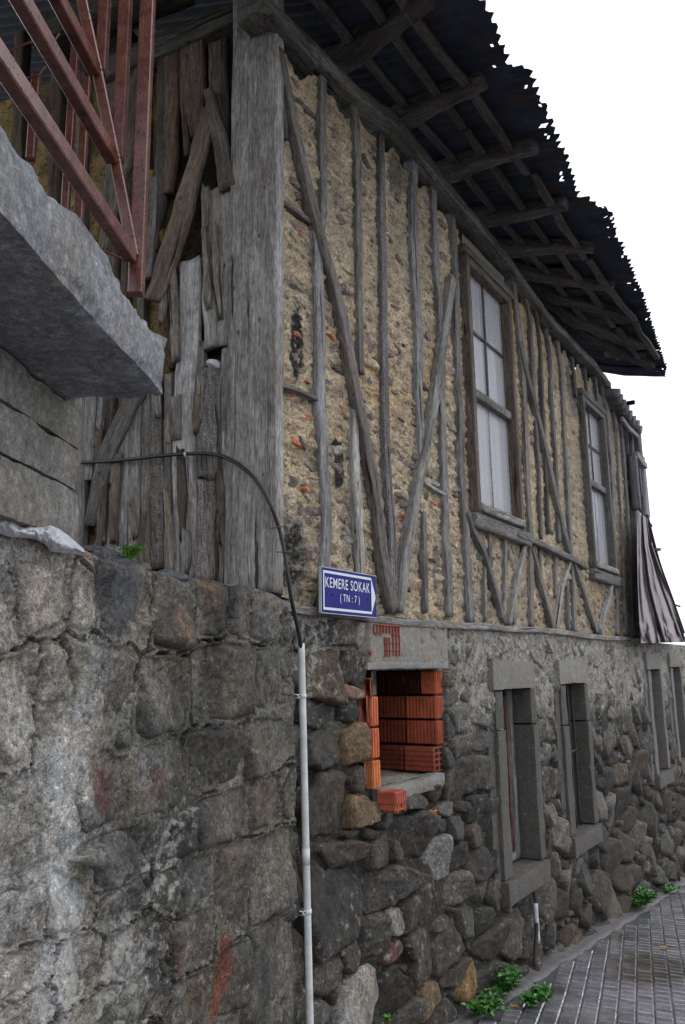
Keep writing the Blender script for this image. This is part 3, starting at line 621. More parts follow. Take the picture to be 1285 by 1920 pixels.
ST = [([(528,75),(531,180),(538,260)],10,G3), ([(607,112),(610,260),(609,400),(604,430)],[17,17,15],G2), ([(597,425),(598,560),(600,660),(604,800),(611,950),(615,1152)],[23,24,26,25,24],G1),
 ([(663,165),(674,305),(677,489),(676,567),(680,700)],[17,16,14],G2), ([(669,770),(670,800),(673,880),(680,1067),(683,1160)],[20,20,21],G1), ([(779,300),(778,400),(779,489),(787,645),(791,762),(793,872)],[17,17,18,14],G1),
 ([(796,960),(798,1050),(801,1148)],[10,11,9],G2), ([(816,352),(819,440),(822,520),(827,600),(832,762),(836,880),(841,1036),(846,1157)],[13,13,14,16,17],G2),
 ([(851,405),(855,500),(861,645),(867,841),(874,970),(880,1060),(886,1166)],[13,13,13,15,14],G2),
 ([(958,480),(967,540),(981,680),(986,769),(992,905),(996,1006),(1000,1175)],[12,12,12,13,10],G2), ([(984,535),(996,600),(1002,712),(1012,871),(1017,1010)],7,G3), ([(1004,570),(1014,640),(1022,803),(1032,1000)],6,G3),
 ([(1025,615),(1033,668),(1036,735),(1045,888),(1052,1018)],7,G3), ([(1047,640),(1055,700),(1060,803),(1065,905),(1073,1023),(1080,1184)],[9,9,8],G2), ([(1075,670),(1080,720),(1083,745)],7,G3), ([(1098,690),(1102,730),(1106,770)],6,G3), ([(1118,705),(1122,745),(1126,785)],6,G3),
 ([(1132,720),(1141,769),(1151,905),(1158,1108),(1160,1190)],[8,9,8],G2), ([(1148,740),(1158,803),(1167,939),(1173,1080),(1178,1192)],[7,7,6],G2), ([(1163,760),(1172,860),(1181,1000),(1188,1110),(1192,1195)],6,G2), ([(1176,800),(1184,860),(1192,1000),(1200,1196)],6,G2)]
for p_, w_, c_ in ST: timber('stud', p_, w_, col=c_, proud=.015, rough=1.3)
timber('stud', [(717,250),(720,489),(723,703),(727,841),(733,958),(741,1114),(743,1148)], [15,15,17,19,22], col=(.17,.155,.15), mat='tarwood', proud=.015)
timber('brace', [(527,90),(533,130),(555,244),(579,342),(601,421),(628,519),(648,600),(664,684),(682,782),(699,880),(719,997),(736,1114),(744,1143)], [14,16,18,20,20,20,22,24], col=(.185,.165,.15), proud=.034, rough=1.6)
timber('brace', [(853,520),(844,587),(828,684),(809,801),(789,899),(773,997),(760,1090),(752,1146)], [14,18,20,21,20,16], col=(.27,.262,.25), proud=.032)
timber('brace', [(978,640),(985,678),(1002,742),(1026,844),(1043,922),(1063,1006),(1071,1037)], [9,10,10,11], col=G2, proud=.03)
for p_, w_, c_ in [([(880,960),(890,990),(911,1033),(931,1101),(946,1160)],[11,10,9],G2), ([(989,1015),(983,1040),(972,1091),(958,1172)],9,G1), ([(1001,1025),(1019,1098),(1041,1180)],[9,11],G2), ([(1075,1045),(1072,1054),(1056,1108),(1045,1180)],7,G1), ([(1078,1052),(1100,1118),(1122,1184)],7,G2), ([(1151,1090),(1140,1140),(1128,1188)],[10,10,9],(.30,.29,.275))]:
    timber('brace', p_, w_, col=c_, proud=.028)
for p_, w_ in [([(950,1000),(949,1080),(948,1168)],7), ([(919,986),(921,1025),(922,1062)],7), ([(911,1064),(911,1110),(912,1164)],6), ([(1014,1030),(1014,1060),(1016,1085)],6), ([(1042,1035),(1044,1080),(1044,1120)],6), ([(965,1100),(966,1130),(966,1170)],5), ([(1066,1100),(1066,1140),(1068,1182)],6), ([(1086,1060),(1088,1100)],5)]:
    timber('stud', p_, w_, col=G2, proud=.012)
timber('rail', [(972,1000),(1023,1023),(1070,1044),(1104,1062)], [17,16,15], col=(.18,.165,.15), proud=.05, T=.09)
timber('rail', [(523,372),(552,393),(590,420)], [11,10], col=G3, proud=.012); timber('rail', [(524,720),(560,732),(598,748)], [10,9], col=G1, proud=.02)
timber('rail', [(798,906),(818,918),(838,928)], 8, col=G1, proud=.015); timber('rail', [(690,920),(700,922),(712,926)], 6, col=G2, proud=.006)
timber('sill_beam', [(506,1122),(560,1144),(640,1153),(700,1159),(840,1172),(1000,1181),(1100,1192),(1180,1198),(1228,1204)], [30,25,22,21,18,14,12,10], T=.12, proud=.04, col=(.215,.20,.185), rough=1.3)
timber('wall_plate', [(496,-2),(512,16),(560,62),(598,100),(670,168),(744,222),(800,296),(867,380),(952,482),(1038,602),(1117,684),(1146,722)], [30,30,30,30,27,24,18,14,12,11,10], T=.16, proud=.065, col=(.20,.195,.185), rough=1.4)
timber('wall_plate', [(512,28),(556,76),(598,121)], [9,9], T=.05, proud=.075, col=(.16,.15,.14), rough=.6)
# corner post: a heavy squared timber seen on two sides
def corner_post():
    sec = []; zs = np.linspace(1.885, 5.02, 98); k = 4.
    for z in zs:
        j = .004*fbm([[z*4, 0, k]], 3)[0]; lf = EW.px(435, 700)[0]+.006*fbm([[z*3, 2, k]], 3)[0]
        a = EW.O+EW.X*lf-EW.Y*.035; c0 = EW.O+EW.X*(.0)-EW.Y*.035; d_ = H.O+H.X*(.030+.006*fbm([[z*3.2, 8, k]], 3)[0])-H.Y*.03
        co = H.O+H.X*(.0+j)-H.Y*.03-EW.Y*.0+(-EW.Y*.03)
        pts = [a+EW.Y*.14]+[a*(1-t)+co*t+(-EW.Y)*.004*fbm([[z*2.5, t*6, k]], 3)[0] for t in np.linspace(0, .96, 9)]+[co*(1-t)+d_*t for t in (.08, .3, .6, 1.)]+[d_+H.Y*.12]
        sec.append([H.loc(p) + np.array([0, 0, z]) for p in pts])
    V = np.array(sec); n, m = V.shape[:2]; V[0, :, 2] += .03*fbm(np.stack([np.arange(m)*.9, np.zeros(m), np.zeros(m)], 1), 3); V = V.reshape(-1, 3)
    i = np.arange(n-1)[:, None]*m; j = np.arange(m-1)[None]; Q = np.stack([i+j, i+j+1, i+m+j+1, i+m+j], -1).reshape(-1, 4)
    dd = np.r_[0, np.cumsum(np.linalg.norm(np.diff(V[:m], axis=0)[:, :2], axis=1))]; uv = np.stack([np.repeat(zs, m)+31, np.tile(dd, n)+9], 1)
    Q = np.concatenate([Q, [[0, 0, 0, 0]]][:1])
    T = [[0, a_+1, a_] for a_ in range(1, m-1)]
    link('corner_post', mkmesh('corner_post', V, Q, T, M['wood'], uv, (.315, .298, .278, 0)), house, H)
corner_post()
# --- upper windows
def slab(name, fr, par, x0, x1, z0, z1, yf, yb, mat='wood', col=G3, along=None, bev=.006, uvk=None):
    """a squared member lying in the wall plane with grain along its length, yf = how far its face stands out"""
    along = ('x' if (x1-x0) > (z1-z0) else 'z') if along is None else along
    if along == 'z': P = [(.5*(x0+x1), -yf, z0), (.5*(x0+x1), -yf, z1)]; W = x1-x0
    else: P = [(x0, -yf, .5*(z0+z1)), (x1, -yf, .5*(z0+z1))]; W = z1-z0
    return beam_obj(name, P, [W, W], yf+yb, M[mat], par, fr, tuple(np.array(col)*random.uniform(.9, 1.1)), seg=.05, rough=.35, ragged=.002)
def upper_window(r, cols, f=.052, low=.46, brown=BR):
    s0, s1, z0, z1 = r; w_ = link('window', None, house, H.M@Matrix.Translation((s0, 0, z0)))
    fm = H
    for a, b in ((s0, s0+f), (s1-f, s1)): slab('frame', fm, w_, a, b, z0-.02, z1, .048, .10, col=brown)
    slab('frame', fm, w_, s0+f, s1-f, z1-f*1.1, z1-.003, .045, .10, col=brown, along='x'); slab('lintel', fm, w_, s0-.03, s1+.05, z1, z1+.055, .055, .06, col=G3, along='x')
    slab('window_sill', fm, w_, s0+f-.02, s1-.02, z0-.01, z0+.04, .065, .05, col=G1, along='x'); slab('window_sill', fm, w_, s0-.03, s1+.14, z0-.12, z0-.022, .045, .05, col=G2, along='x')
    a0, a1, b0, b1 = s0+f, s1-f, z0+.05, z1-f*1.1; zm = b0+(b1-b0)*low; y = .0
    mm = .018
    for q0, q1 in ((a0, a0+mm), (a1-mm, a1)): slab('sash', fm, w_, q0, q1, b0, b1, -.005, .05, col=brown)
    slab('sash', fm, w_, a0+mm, a1-mm, zm-.03, zm+.03, .022, .03, col=G2, along='x'); slab('sash', fm, w_, a0+mm, a1-mm, b0, b0+.03, -.003, .05, col=brown, along='x')
    xm = .5*(a0+a1); zu = zm+(b1-zm)*.52
    slab('muntin', fm, w_, xm-.011, xm+.011, zm+.03, b1, -.008, .04, col=G3); slab('muntin', fm, w_, xm-.012, xm+.012, b0+.03, zm-.03, -.018, .05, col=brown)
    slab('muntin', fm, w_, a0+mm, xm-.011, zu-.010, zu+.010, -.008, .04, col=G3, along='x'); slab('muntin', fm, w_, xm+.011, a1-mm, zu-.010, zu+.010, -.008, .04, col=G3, along='x')
    for (p, q_, g, h_) in ((a0+mm, xm, b0+.03, zm-.03), (xm, a1-mm, b0+.03, zm-.03), (a0+mm, xm, zm+.03, zu), (xm, a1-mm, zm+.03, zu), (a0+mm, xm, zu, b1), (xm, a1-mm, zu, b1)):
        V, Q, T = box(p, q_, .018, .021, g, h_, .0005); link('pane', mkmesh('pane', V, Q, T, M['glass'], smooth=False), w_, H)
    ns = 60; xs = np.linspace(a0, a1, ns); V = [(x, .042+.010*math.sin(x*70)+.006*math.sin(x*131), z) for z in (b0, b1) for x in xs]
    Q = [[i, i+1, ns+i+1, ns+i] for i in range(ns-1)]; link('curtain', mkmesh('curtain', V, Q, None, M['curtain']), w_, H)
upper_window(W1, 2); upper_window(W2, 2, f=.05, low=.50, brown=(.15, .14, .135))
# grey plaster panel over the first window
Pp = [spx(868, 418), spx(944, 520), spx(946, 565), spx(868, 455)]
V, Q, c = heightgrid(W1[0]+.03, W1[1]-.02, W1[3]+.06, 4.50, .012, lambda s_, z: .010+.006*n2(s_, z, 9, 4, 3), lambda s_, z, h: np.c_[np.tile([.20, .18, .155], (len(s_), 1)), np.full(len(s_), .1)])
link('plaster_panel', mkmesh('plaster_panel', V, Q, None, M['plaster'], None, c), house, H)

# --- ground floor windows with dressed stone surrounds
def block_stone(name, par, fr, x0, x1, yf, yb, z0, z1, mat='dressed', col=(.15, .14, .128), st=.025, amp=.005, k=None, al=.1):
    """a squared stone block: gridded box faces with worn edges"""
    k = random.uniform(0, 50) if k is None else k; nx, ny, nz = [max(2, int(d/st)) for d in (x1-x0, yf+yb, z1-z0)]
    b = Bag()
    def face(o, u, v, nu, nv):
        o, u, v = map(np.array, (o, u, v)); A, B = np.meshgrid(np.linspace(0, 1, nu+1), np.linspace(0, 1, nv+1)); P = o+A.ravel()[:, None]*u+B.ravel()[:, None]*v
        i = np.arange(nv)[:, None]*(nu+1); j = np.arange(nu)[None]; Q = np.stack([i+j, i+j+1, i+nu+2+j, i+nu+1+j], -1).reshape(-1, 4); b.add(P, Q)
    X, Y, Z = x1-x0, yf+yb, z1-z0
    face((x0, -yf, z0), (X, 0, 0), (0, 0, Z), nx, nz); face((x1, -yf, z0), (0, Y, 0), (0, 0, Z), ny, nz); face((x0, yb, z0), (0, -Y, 0), (0, 0, Z), ny, nz)
    face((x0, -yf, z1), (X, 0, 0), (0, Y, 0), nx, ny); face((x0, yb, z0), (X, 0, 0), (0, -Y, 0), nx, ny); face((x1, yb, z0), (-X, 0, 0), (0, 0, Z), nx, nz)
    V = np.concatenate(b.V); C = np.array([(x0+x1)/2, (yb-yf)/2, (z0+z1)/2]); Hf = np.array([X, Y, Z])/2; e = (Hf-np.abs(V-C)); srt = np.sort(e, axis=1)
    wear = np.clip(1-srt[:, 1]/.018, 0, 1)*.006; dr = (C-V)/np.maximum(np.linalg.norm(C-V, axis=1), 1e-6)[:, None]
    V = V+dr*wear[:, None]+amp*np.stack([fbm(V*9+k+q_*11, 3) for q_ in range(3)], 1)*np.array([1, 1, 1])
    col = np.array(col)*random.uniform(.88, 1.12); c = np.c_[np.tile(col, (len(V), 1)), np.full(len(V), al)]
    return link(name, mkmesh(name, V, np.concatenate(b.Q), None, M[mat], None, c), par, fr)
for wi, r in enumerate(LW):
    s0, s1, z0, z1 = r; w_ = link('stone_window', None, house, H.M@Matrix.Translation((s0, 0, z0)))
    dc = (.088, .082, .074) if wi < 2 else (.14, .13, .125)
    block_stone('lintel', w_, H, s0-JW-.05, s1+.06, .045, .13, z1+.002, z1+.18, col=(.21, .195, .175), al=.0)
    split = z1-.24 if wi == 0 else z1-.3
    block_stone('jamb', w_, H, s0-.23, s0-JW-.003, .012, .125, z0-.06, z1-.05, col=dc)
    for a, b in ((s0-JW, s0), (s1, s1+.105)):
        if wi < 2:
            block_stone('jamb', w_, H, a, b, .035, .125, z0+.002, split-.003, col=dc); block_stone('jamb', w_, H, a+.002, b-.002, .030, .125, split, z1-.002, col=dc)
        else: block_stone('jamb', w_, H, a, b, .035, .125, z0+.002, z1-.002, col=dc)
    block_stone('sill', w_, H, s0-JW-.02, s1+.09, .065, .125, z0-.13, z0, col=(.10, .09, .08))
    V, Q, T = box(s0-.04, s1+.04, .155, .162, z0-.05, z1+.05, .001); link('dark_backing', mkmesh('dark_backing', V, Q, T, M['dark'], smooth=False), w_, H)  # near-black sheet paints the darkness of the room behind
    if wi == 0:
        for a, b in ((s0+.01, s0+.06), (s0+.20, s0+.25), (s1-.065, s1-.012)): slab('casement', H, w_, a, b, z0+.01, z1-.01, -.100, .14, col=(.26, .25, .245))
        slab('casement', H, w_, s1-.10, s1-.072, z0+.05, z1-.05, -.115, .14, col=(.15, .08, .06))
        slab('casement', H, w_, s0+.06, s1-.065, z0+.01, z0+.06, -.103, .14, col=(.24, .23, .22), along='x')
        V, Q, T = box(s0+.06, s1-.10, .138, .141, z0+.06, z1-.02, .001); link('pane', mkmesh('pane', V, Q, T, M['glass'], smooth=False), w_, H)
    else:
        bx = [s0+(s1-s0)*t for t in (.25, .62, .86)] if wi == 1 else [s0+(s1-s0)*.5]
        for x in bx:
            V, Q, T = tube([(x, .06, z0-.01), (x+random.uniform(-.008, .008), .06, .5*(z0+z1)), (x, .06, z1+.01)], .0085, 8, .1); link('bar', mkmesh('bar', V, Q, T, M['iron']), w_, H)
        zc = z0+(z1-z0)*.52
        V, Q, T = tube([(s0, .05, zc-.02), ((s0+s1)/2, .045, zc), (s1, .05, zc+.01)], .007, 8, .05); link('bar', mkmesh('bar', V, Q, T, M['iron']), w_, H)
# --- the niche with hollow bricks
niche = link('brick_niche', None, house, H.M@Matrix.Translation((NI[0], 0, NI[2])))
def hollow_brick(x0, x1, y0, y1, z0, z1, face='-x', rib='z', col=(.42, .11, .055), n=9, holes=False):
    """hollow brick: box with ribbed visible sides; face = outward side that carries the ribs"""
    b = Bag(); V, Q, T = box(x0, x1, y0, y1, z0, z1, .003); b.add(V, Q, T, np.r_[col, 0])
    for sgn, ax, lo_, hi_ in (('-x', 0, y0, y1), ('-y', 1, x0, x1)):
        if sgn not in face: continue
        L = (z1-z0) if rib == 'y' else (hi_-lo_); k = n if ax == 0 else max(3, int((x1-x0)/(.018)))
        if rib == 'y': k = 5
        for q_ in range(k):
            t0, t1 = (q_+.12)/k, (q_+.78)/k; dpt = .0045
            if rib == 'z': A = (lo_+(hi_-lo_)*t0, lo_+(hi_-lo_)*t1, z0+.004, z1-.004)
            else: A = (lo_+.003, hi_-.003, z0+(z1-z0)*t0, z0+(z1-z0)*t1)
            if ax == 0: v, q2, t2 = box(x0-dpt, x0+.002, A[0], A[1], A[2], A[3], .002)
            else: v, q2, t2 = box(A[0], A[1], y0-dpt, y0+.002, A[2], A[3], .002)
            b.add(v, q2, t2, np.r_[np.array(col)*1.08, 0])
    if holes:
        for i in range(2):
            for j in range(4):
                xa = x0+(x1-x0)*(.12+.46*i); za = z0+(z1-z0)*(.07+.235*j); v, q2, t2 = box(xa, xa+(x1-x0)*.32, y0-.0022, y0+.01, za, za+(z1-z0)*.16, .001); b.add(v, q2, t2, (.02, .008, .006, 0))
    link('brick', b.mesh('brick', M['brick'], False), niche, H)
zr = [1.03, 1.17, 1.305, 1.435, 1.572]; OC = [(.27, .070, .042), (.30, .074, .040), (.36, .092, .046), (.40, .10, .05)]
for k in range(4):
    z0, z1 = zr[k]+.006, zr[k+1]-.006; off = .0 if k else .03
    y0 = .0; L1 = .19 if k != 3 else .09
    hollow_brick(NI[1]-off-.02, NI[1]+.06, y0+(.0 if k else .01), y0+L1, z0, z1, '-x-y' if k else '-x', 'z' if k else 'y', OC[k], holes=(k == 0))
    hollow_brick(NI[1]-off-.02, NI[1]+.06, y0+L1+.01, y0+L1+.22, z0, z1, '-x', 'z' if k else 'y', tuple(np.array(OC[k])*(.5 if k != 3 else .10))); hollow_brick(NI[1]-off-.018, NI[1]+.06, y0+L1+.235, .50, z0, z1, '-x', 'z', tuple(np.array(OC[k])*(.3 if k != 3 else .08)))  # brick colours darkened inward to paint the niche's shade
zl = [1.03, 1.165, 1.31, 1.455]
for k in range(3): hollow_brick(NI[0]-.012-.004*k, NI[0]+.055-.004*k, -.012, .20, zl[k]+.004, zl[k+1]-.006, '-y', 'z', [(.62, .20, .07), (.55, .14, .065), (.55, .15, .07)][k]); 
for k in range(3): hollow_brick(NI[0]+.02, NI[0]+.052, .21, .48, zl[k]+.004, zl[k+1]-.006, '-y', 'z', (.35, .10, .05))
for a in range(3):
    for k in range(4): hollow_brick(NI[0]+a*.24+.004, NI[0]+a*.24+.235, .49, .58, zr[k]+.005, zr[k+1]-.005, '-y', 'z', (.06, .02, .013))  # back bricks nearly black, the niche's shade put into their colour
V, Q, T = box(NI[0]+.02, NI[0]+.06, -.0, .5, 1.455, 1.575, .004); link('mortar_cheek', mkmesh('mortar_cheek', V, Q, T, M['plaster'], None, (.25, .235, .215, 0)), niche, H)
block_stone('cement_floor', niche, H, NI[0]+.05, NI[1]+.02, .022, .50, .955, 1.03, mat='plaster', col=(.24, .225, .20), amp=.014, al=.0)
block_stone('lintel_board', niche, H, NI[0]-.10, NI[1]+.06, .050, .52, 1.578, 1.612, mat='plaster', col=(.27, .26, .25), amp=.006)
def hp_patch(s_, z): return .030+.005*n2(s_, z, 8, 4, 2)
V, Q, c = heightgrid(NI[0]-.075, 1.56, 1.612, 1.832, .008, lambda s_, z: .034+.006*n2(s_, z, 7, 4, 2)-.012*sst(.25, .6, n2(s_, z, 13, 3, 6, .6))-.05*sst(.035, 0, np.minimum(np.minimum(s_-NI[0]+.075, 1.56-s_), 1.832-z)), lambda s_, z, h: np.c_[np.tile([.245, .225, .20], (len(s_), 1)), np.full(len(s_), .0)])
link('plaster_patch', mkmesh('plaster_patch', V, Q, None, M['plaster'], None, c), niche, H)
b = Bag(); a0 = H.px(701, 1167, .04); a1 = H.px(750, 1235, .04); x0, x1, z1_, z0_ = a0[0], a1[0], a0[1]-.005, a1[1]+.008      # broken red brick grid left in the plaster
def rib(xa, xb, za, zb): v, q2, t2 = box(xa, xb, -.0435-random.uniform(0, .002), -.030, za, zb, .001); b.add(v, q2, t2, np.r_[.33, .10, .075, 0])
WX, WZ = x1-x0, z1_-z0_
rib(x0, x1, z1_-.006, z1_)
for t in np.linspace(0, 1, 9): rib(x0+WX*t-.002, x0+WX*t+.002, z1_-WZ*(.28 if t < .7 else .98), z1_-.004)
for t in (.42, .5, .6): rib(x0+WX*t-.002, x0+WX*t+.002, z0_, z0_+WZ*.6)
for t in (.28,): rib(x0, x0+WX*.35, z1_-WZ*t-.003, z1_-WZ*t); rib(x0+WX*.7, x1, z1_-WZ*t-.003, z1_-WZ*t)
for t in (.55, .78): rib(x0+WX*.4, x1, z1_-WZ*t-.003, z1_-WZ*t)
link('brick_remnant', b.mesh('brick_remnant', M['brick'], False), niche, H); b = Bag()
a_ = H.px(697, 1222, .04); v, q2, t2 = box(a_[0]-.012, a_[0]+.012, -.042, -.03, a_[1]-.012, a_[1]+.008, .004); b.add(v, q2, t2, np.r_[.38, .12, .08, 0])
link('brick_fragment', b.mesh('brick_fragment', M['brick'], False), niche, H); b = Bag()
a_ = H.px(817, 1178, .04); v, q2, t2 = box(a_[0]-.012, a_[0]+.014, -.042, -.03, a_[1]-.007, a_[1]+.006, .003); b.add(v, q2, t2, np.r_[.5, .14, .06, 0])
link('brick_fragment', b.mesh('brick_fragment', M['brick'], False), niche, H)
# small upright brick slivers and mortar beside the niche
for x, y, w_, h_ in ((697, 1290, 5, 38), (690, 1330, 4, 50), (686, 1445, 4, 34)):
    a = H.px(x, y, .02); sx = w_*.004; link('brick_sliver', mkmesh('brick_sliver', *[q_ for q_ in box(a[0]-sx/2, a[0]+sx/2, -.022, .03, a[1]-h_*.0012, a[1]+h_*.0012, .004)], M['brick'], None, (.45, .13, .07, 0)), niche, H)
# broken brick lodged under the sill (rests on the wall, still a thing of its own)
a = H.px(737, 1503, .06); b = Bag(); v, q2, t2 = box(-.052, .052, -.055, .05, -.01, .05, .006); b.add(v, q2, t2, np.r_[.42, .11, .075, 0])
for q_ in range(6): v, q2, t2 = box(-.05+q_*.017, -.040+q_*.017, -.060, -.05, .0, .045, .002); b.add(v, q2, t2, np.r_[.46, .12, .08, 0])
for x in np.linspace(-.048, .04, 5): v, q2, t2 = box(x, x+.009, -.058+random.uniform(0, .01), .04, -.055+random.uniform(0, .02), -.008, .002); b.add(v, q2, t2, np.r_[.50, .13, .07, 0])
v, q2, t2 = box(-.05, .046, -.050, .04, -.034, -.026, .002); b.add(v, q2, t2, np.r_[.45, .12, .07, 0])
tag(link('broken_brick', b.mesh('broken_brick', M['brick'], False), None, place(H, (a[0], -.05, a[1]))), 'broken red hollow brick lodged in the rubble just below the niche opening', 'brick')
a = H.px(811, 1524, .03); v, q2, t2 = box(-.02, .02, -.02, .02, -.014, .014, .006)
tag(link('brick_chip', mkmesh('brick_chip', v, q2, t2, M['brick'], None, (.75, .20, .05, 0)), None, place(H, (a[0], -.03, a[1]))), 'small bright orange brick chip stuck between dark stones below the niche', 'brick chip')

# --- roof: eave sheets, rafters, battens
roof = link('roof', None, house, H.M@Matrix.Translation((0, 0, 4.8)))
RZ0, RSL = 4.87, .25
def rz(wd): return RZ0-RSL*wd                                   # wd = distance out from the wall
def roofpt(x, y, dz=0.): return H.plane(x, y, np.array([0, -RSL, 1.]), RZ0+dz)     # z - RSL*Y = RZ0
def ew_(px_): p = roofpt(*px_); return (p[0], -p[1])
OUT = [(-3.2, .80)]+[ew_(p) for p in [(905, 0), (935, 75), (965, 145)]]
out2 = [ew_(p) for p in [(1000, 150), (1040, 250), (1072, 320), (1086, 380)]]; out3 = [ew_(p) for p in [(1112, 385), (1145, 400), (1160, 450), (1180, 490), (1200, 545)]]; out4 = [ew_(p) for p in [(1208, 560), (1232, 640), (1250, 692)]]
def eave_sheet(s0, s1, prof, dz, inner=-4.5, st=.022, holes=.0, k=0.):
    ss = np.arange(s0, s1+st, st); pe = np.array(prof); wo_ = np.interp(ss, pe[:, 0], pe[:, 1])
    jag = .020*n2(ss, ss*0, 16, 4, k)+.012*np.sin(ss*2*math.pi/.076)+.006*(RNG.random(len(ss))-.5)+.016*n2(ss, ss*0, 45, 2, k+8); wo_ = wo_+jag
    Lw = wo_.mean()-inner; tt = np.r_[np.linspace(0, 1-.45/Lw, 26), 1-np.linspace(.43, 0, 30)/Lw]; V = []; wv = inner+(wo_[None]-inner)*tt[:, None]; sg = np.tile(ss, (len(tt), 1))
    cor = .009*np.sin(sg*2*math.pi/.076); zz = np.where(wv > 0, RZ0-RSL*wv, RZ0-.42*wv)+dz+cor+.02*n2(sg, wv, 2.2, 3, k).reshape(sg.shape)*np.clip(wv, 0, 1)
    V = np.stack([sg.ravel(), -wv.ravel(), zz.ravel()], 1); n = len(ss); m = len(tt); i = np.arange(m-1)[:, None]*n; j = np.arange(n-1)[None]
    Q = np.stack([i+j, i+n+j, i+n+j+1, i+j+1], -1).reshape(-1, 4)
    cs = V[Q].mean(1); d_e = np.interp(cs[:, 0], ss, wo_)+cs[:, 1]; hn = n2(cs[:, 0], cs[:, 1], 27, 3, k+4); Q = Q[~((d_e < .085) & (d_e > .010) & (hn > holes))]
    b = Bag(); b.add(V, Q); V2 = V.copy(); V2[:, 2] += .003; b.add(V2, Q[:, ::-1]); link('roof_sheet', b.mesh('roof_sheet', M['tin']), roof, H)
eave_sheet(-3.2, out2[0][0]-.02, OUT+[(out2[0][0], OUT[-1][1])], .012, holes=.55, k=1.)
eave_sheet(out2[0][0]-.1, out3[0][0], [(out2[0][0]-.1, out2[0][1]-.01)]+out2+[(out3[0][0], out2[-1][1])], .022, holes=.47, k=2.)
eave_sheet(out3[0][0]-.1, out4[0][0], [(out3[0][0]-.1, out3[0][1]-.01)]+out3+[(out4[0][0], out3[-1][1])], .012, holes=.50, k=3.)
send = ew_((1236, 728))[0]
eave_sheet(out4[0][0]-.1, out4[-1][0], [(out4[0][0]-.1, out4[0][1])]+out4, .024, holes=.52, k=4.)
eave_sheet(out4[-1][0]-.05, out4[-1][0]+.30, [(out4[-1][0], .52), (out4[-1][0]+.3, .45)], .004, holes=.4, k=5.)
DK = (.062, .056, .056)
raf = [((650,112),(806,6)), ((752,236),(905,163)), ((838,338),(1000,283)), ((912,414),(1062,392)), ((962,480),(1112,470)), ((1004,548),(1150,544)), ((1040,604),(1180,600)), ((1078,655),(1205,655)), ((1108,692),(1222,692))]
for q_, (a, b_) in enumerate(raf):
    A = H.plane(*a, np.array([0, 1, 0]), -.03); A = np.array([A[0], -.03, min(A[2], 4.80)]); A[2] = rz(.03)-.10; B = roofpt(*b_, -.065)
    din = (A-B); din /= np.linalg.norm(din); mid = (A+B)/2+np.array([.02*math.sin(q_*3), 0, .015]); P = [A+din*.5+np.array([0, 0, .1]), A, mid, B]
    V, Q, T, uv = beam(P, [.12, .13, .12, .085], .10, N=(0, 0, -1), rough=1.8, seg=.04); link('rafter', mkmesh('rafter', V, Q, T, M['wood'], uv, np.r_[np.array(DK)*random.uniform(1.2, 2.0), 0]), roof, H)
for s_ in (-.35, -.9, -1.5, -2.2, -2.9):
    V, Q, T, uv = beam([(s_, .5, 4.88), (s_+.03, 0, rz(0)-.10), (s_, -.78, rz(.78)-.065)], [.11, .11, .09], .085, N=(0, 0, -1), rough=1.5); link('rafter', mkmesh('rafter', V, Q, T, M['wood'], uv, np.r_[DK, 0]), roof, H)
for wd, sA, sB in ((.14, -3.1, 5.75), (.34, -3.1, 5.7), (.54, -3.1, 5.7)):
    sx = sA
    while sx < sB:
        L = random.uniform(1.1, 2.0); e_ = min(sx+L, sB); d0, d1 = random.uniform(-.03, .03), random.uniform(-.03, .03)
        V, Q, T, uv = beam([(sx+.01, -(wd+d0), rz(wd+d0)-.058), ((sx+e_)/2, -(wd+(d0+d1)/2), rz(wd)-.060), (e_-.01, -(wd+d1), rz(wd+d1)-.058)], [.05, .055, .045], .028, N=(0, 0, -1), seg=.08, rough=1.3)
        link('batten', mkmesh('batten', V, Q, T, M['wood'], uv, np.r_[np.array(DK)*random.uniform(1., 2.1), 0]), roof, H); sx = e_
for q_ in range(12):                                            # loose soffit boards near the wall
    s_ = 3.0+q_*.24; V, Q, T, uv = beam([(s_, -.02, rz(.02)-.03), (s_+.02, -.42-.1*math.sin(q_*2), rz(.42)-.03)], [.17, .15], .018, N=(0, 0, -1), seg=.06); link('soffit_board', mkmesh('soffit_board', V, Q, T, M['wood'], uv, np.r_[np.array(DK)*random.uniform(.8, 1.6), 0]), roof, H)
# end-wall side gable boards and tie beam, behind the roof plane
timber('tie_beam', [(180,128),(286,82),(400,38),(442,22)], [40,38,34,32], T=.14, proud=.02, col=(.13,.125,.12), fr=EW, rough=1.3)
timber('tie_beam', [(60,60),(200,0),(330,-55)], [40,38,36], T=.16, proud=.22, col=(.10,.095,.09), fr=EW, rough=1.3)

# --- the planked end wall
endwall_bag = Bag()
def hend(s_, z): return -.07+.014*n2(s_, z, 7, 4, 70)
def cend(s_, z, h):
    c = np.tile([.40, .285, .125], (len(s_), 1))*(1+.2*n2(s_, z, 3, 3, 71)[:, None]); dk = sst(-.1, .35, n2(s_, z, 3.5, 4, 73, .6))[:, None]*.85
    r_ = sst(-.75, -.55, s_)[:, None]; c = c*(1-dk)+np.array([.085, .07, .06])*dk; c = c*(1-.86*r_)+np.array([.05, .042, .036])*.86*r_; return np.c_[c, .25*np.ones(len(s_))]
V, Q, c = heightgrid(-3.2, -.05, 1.80, 4.85, .016, hend, cend); endwall = link('end_wall', mkmesh('end_wall', V, Q, None, M['clay'], None, c), house, EW)
def plank(path, w_, col, T=.035, proud=.0, mat='wood', **kw): return timber('plank', path, w_, T=T, proud=proud, mat=mat, col=col, par=endwall, fr=EW, **kw)
LG, LB, LD, DB = (.36, .35, .345), (.25, .22, .20), (.17, .16, .155), (.10, .075, .06)
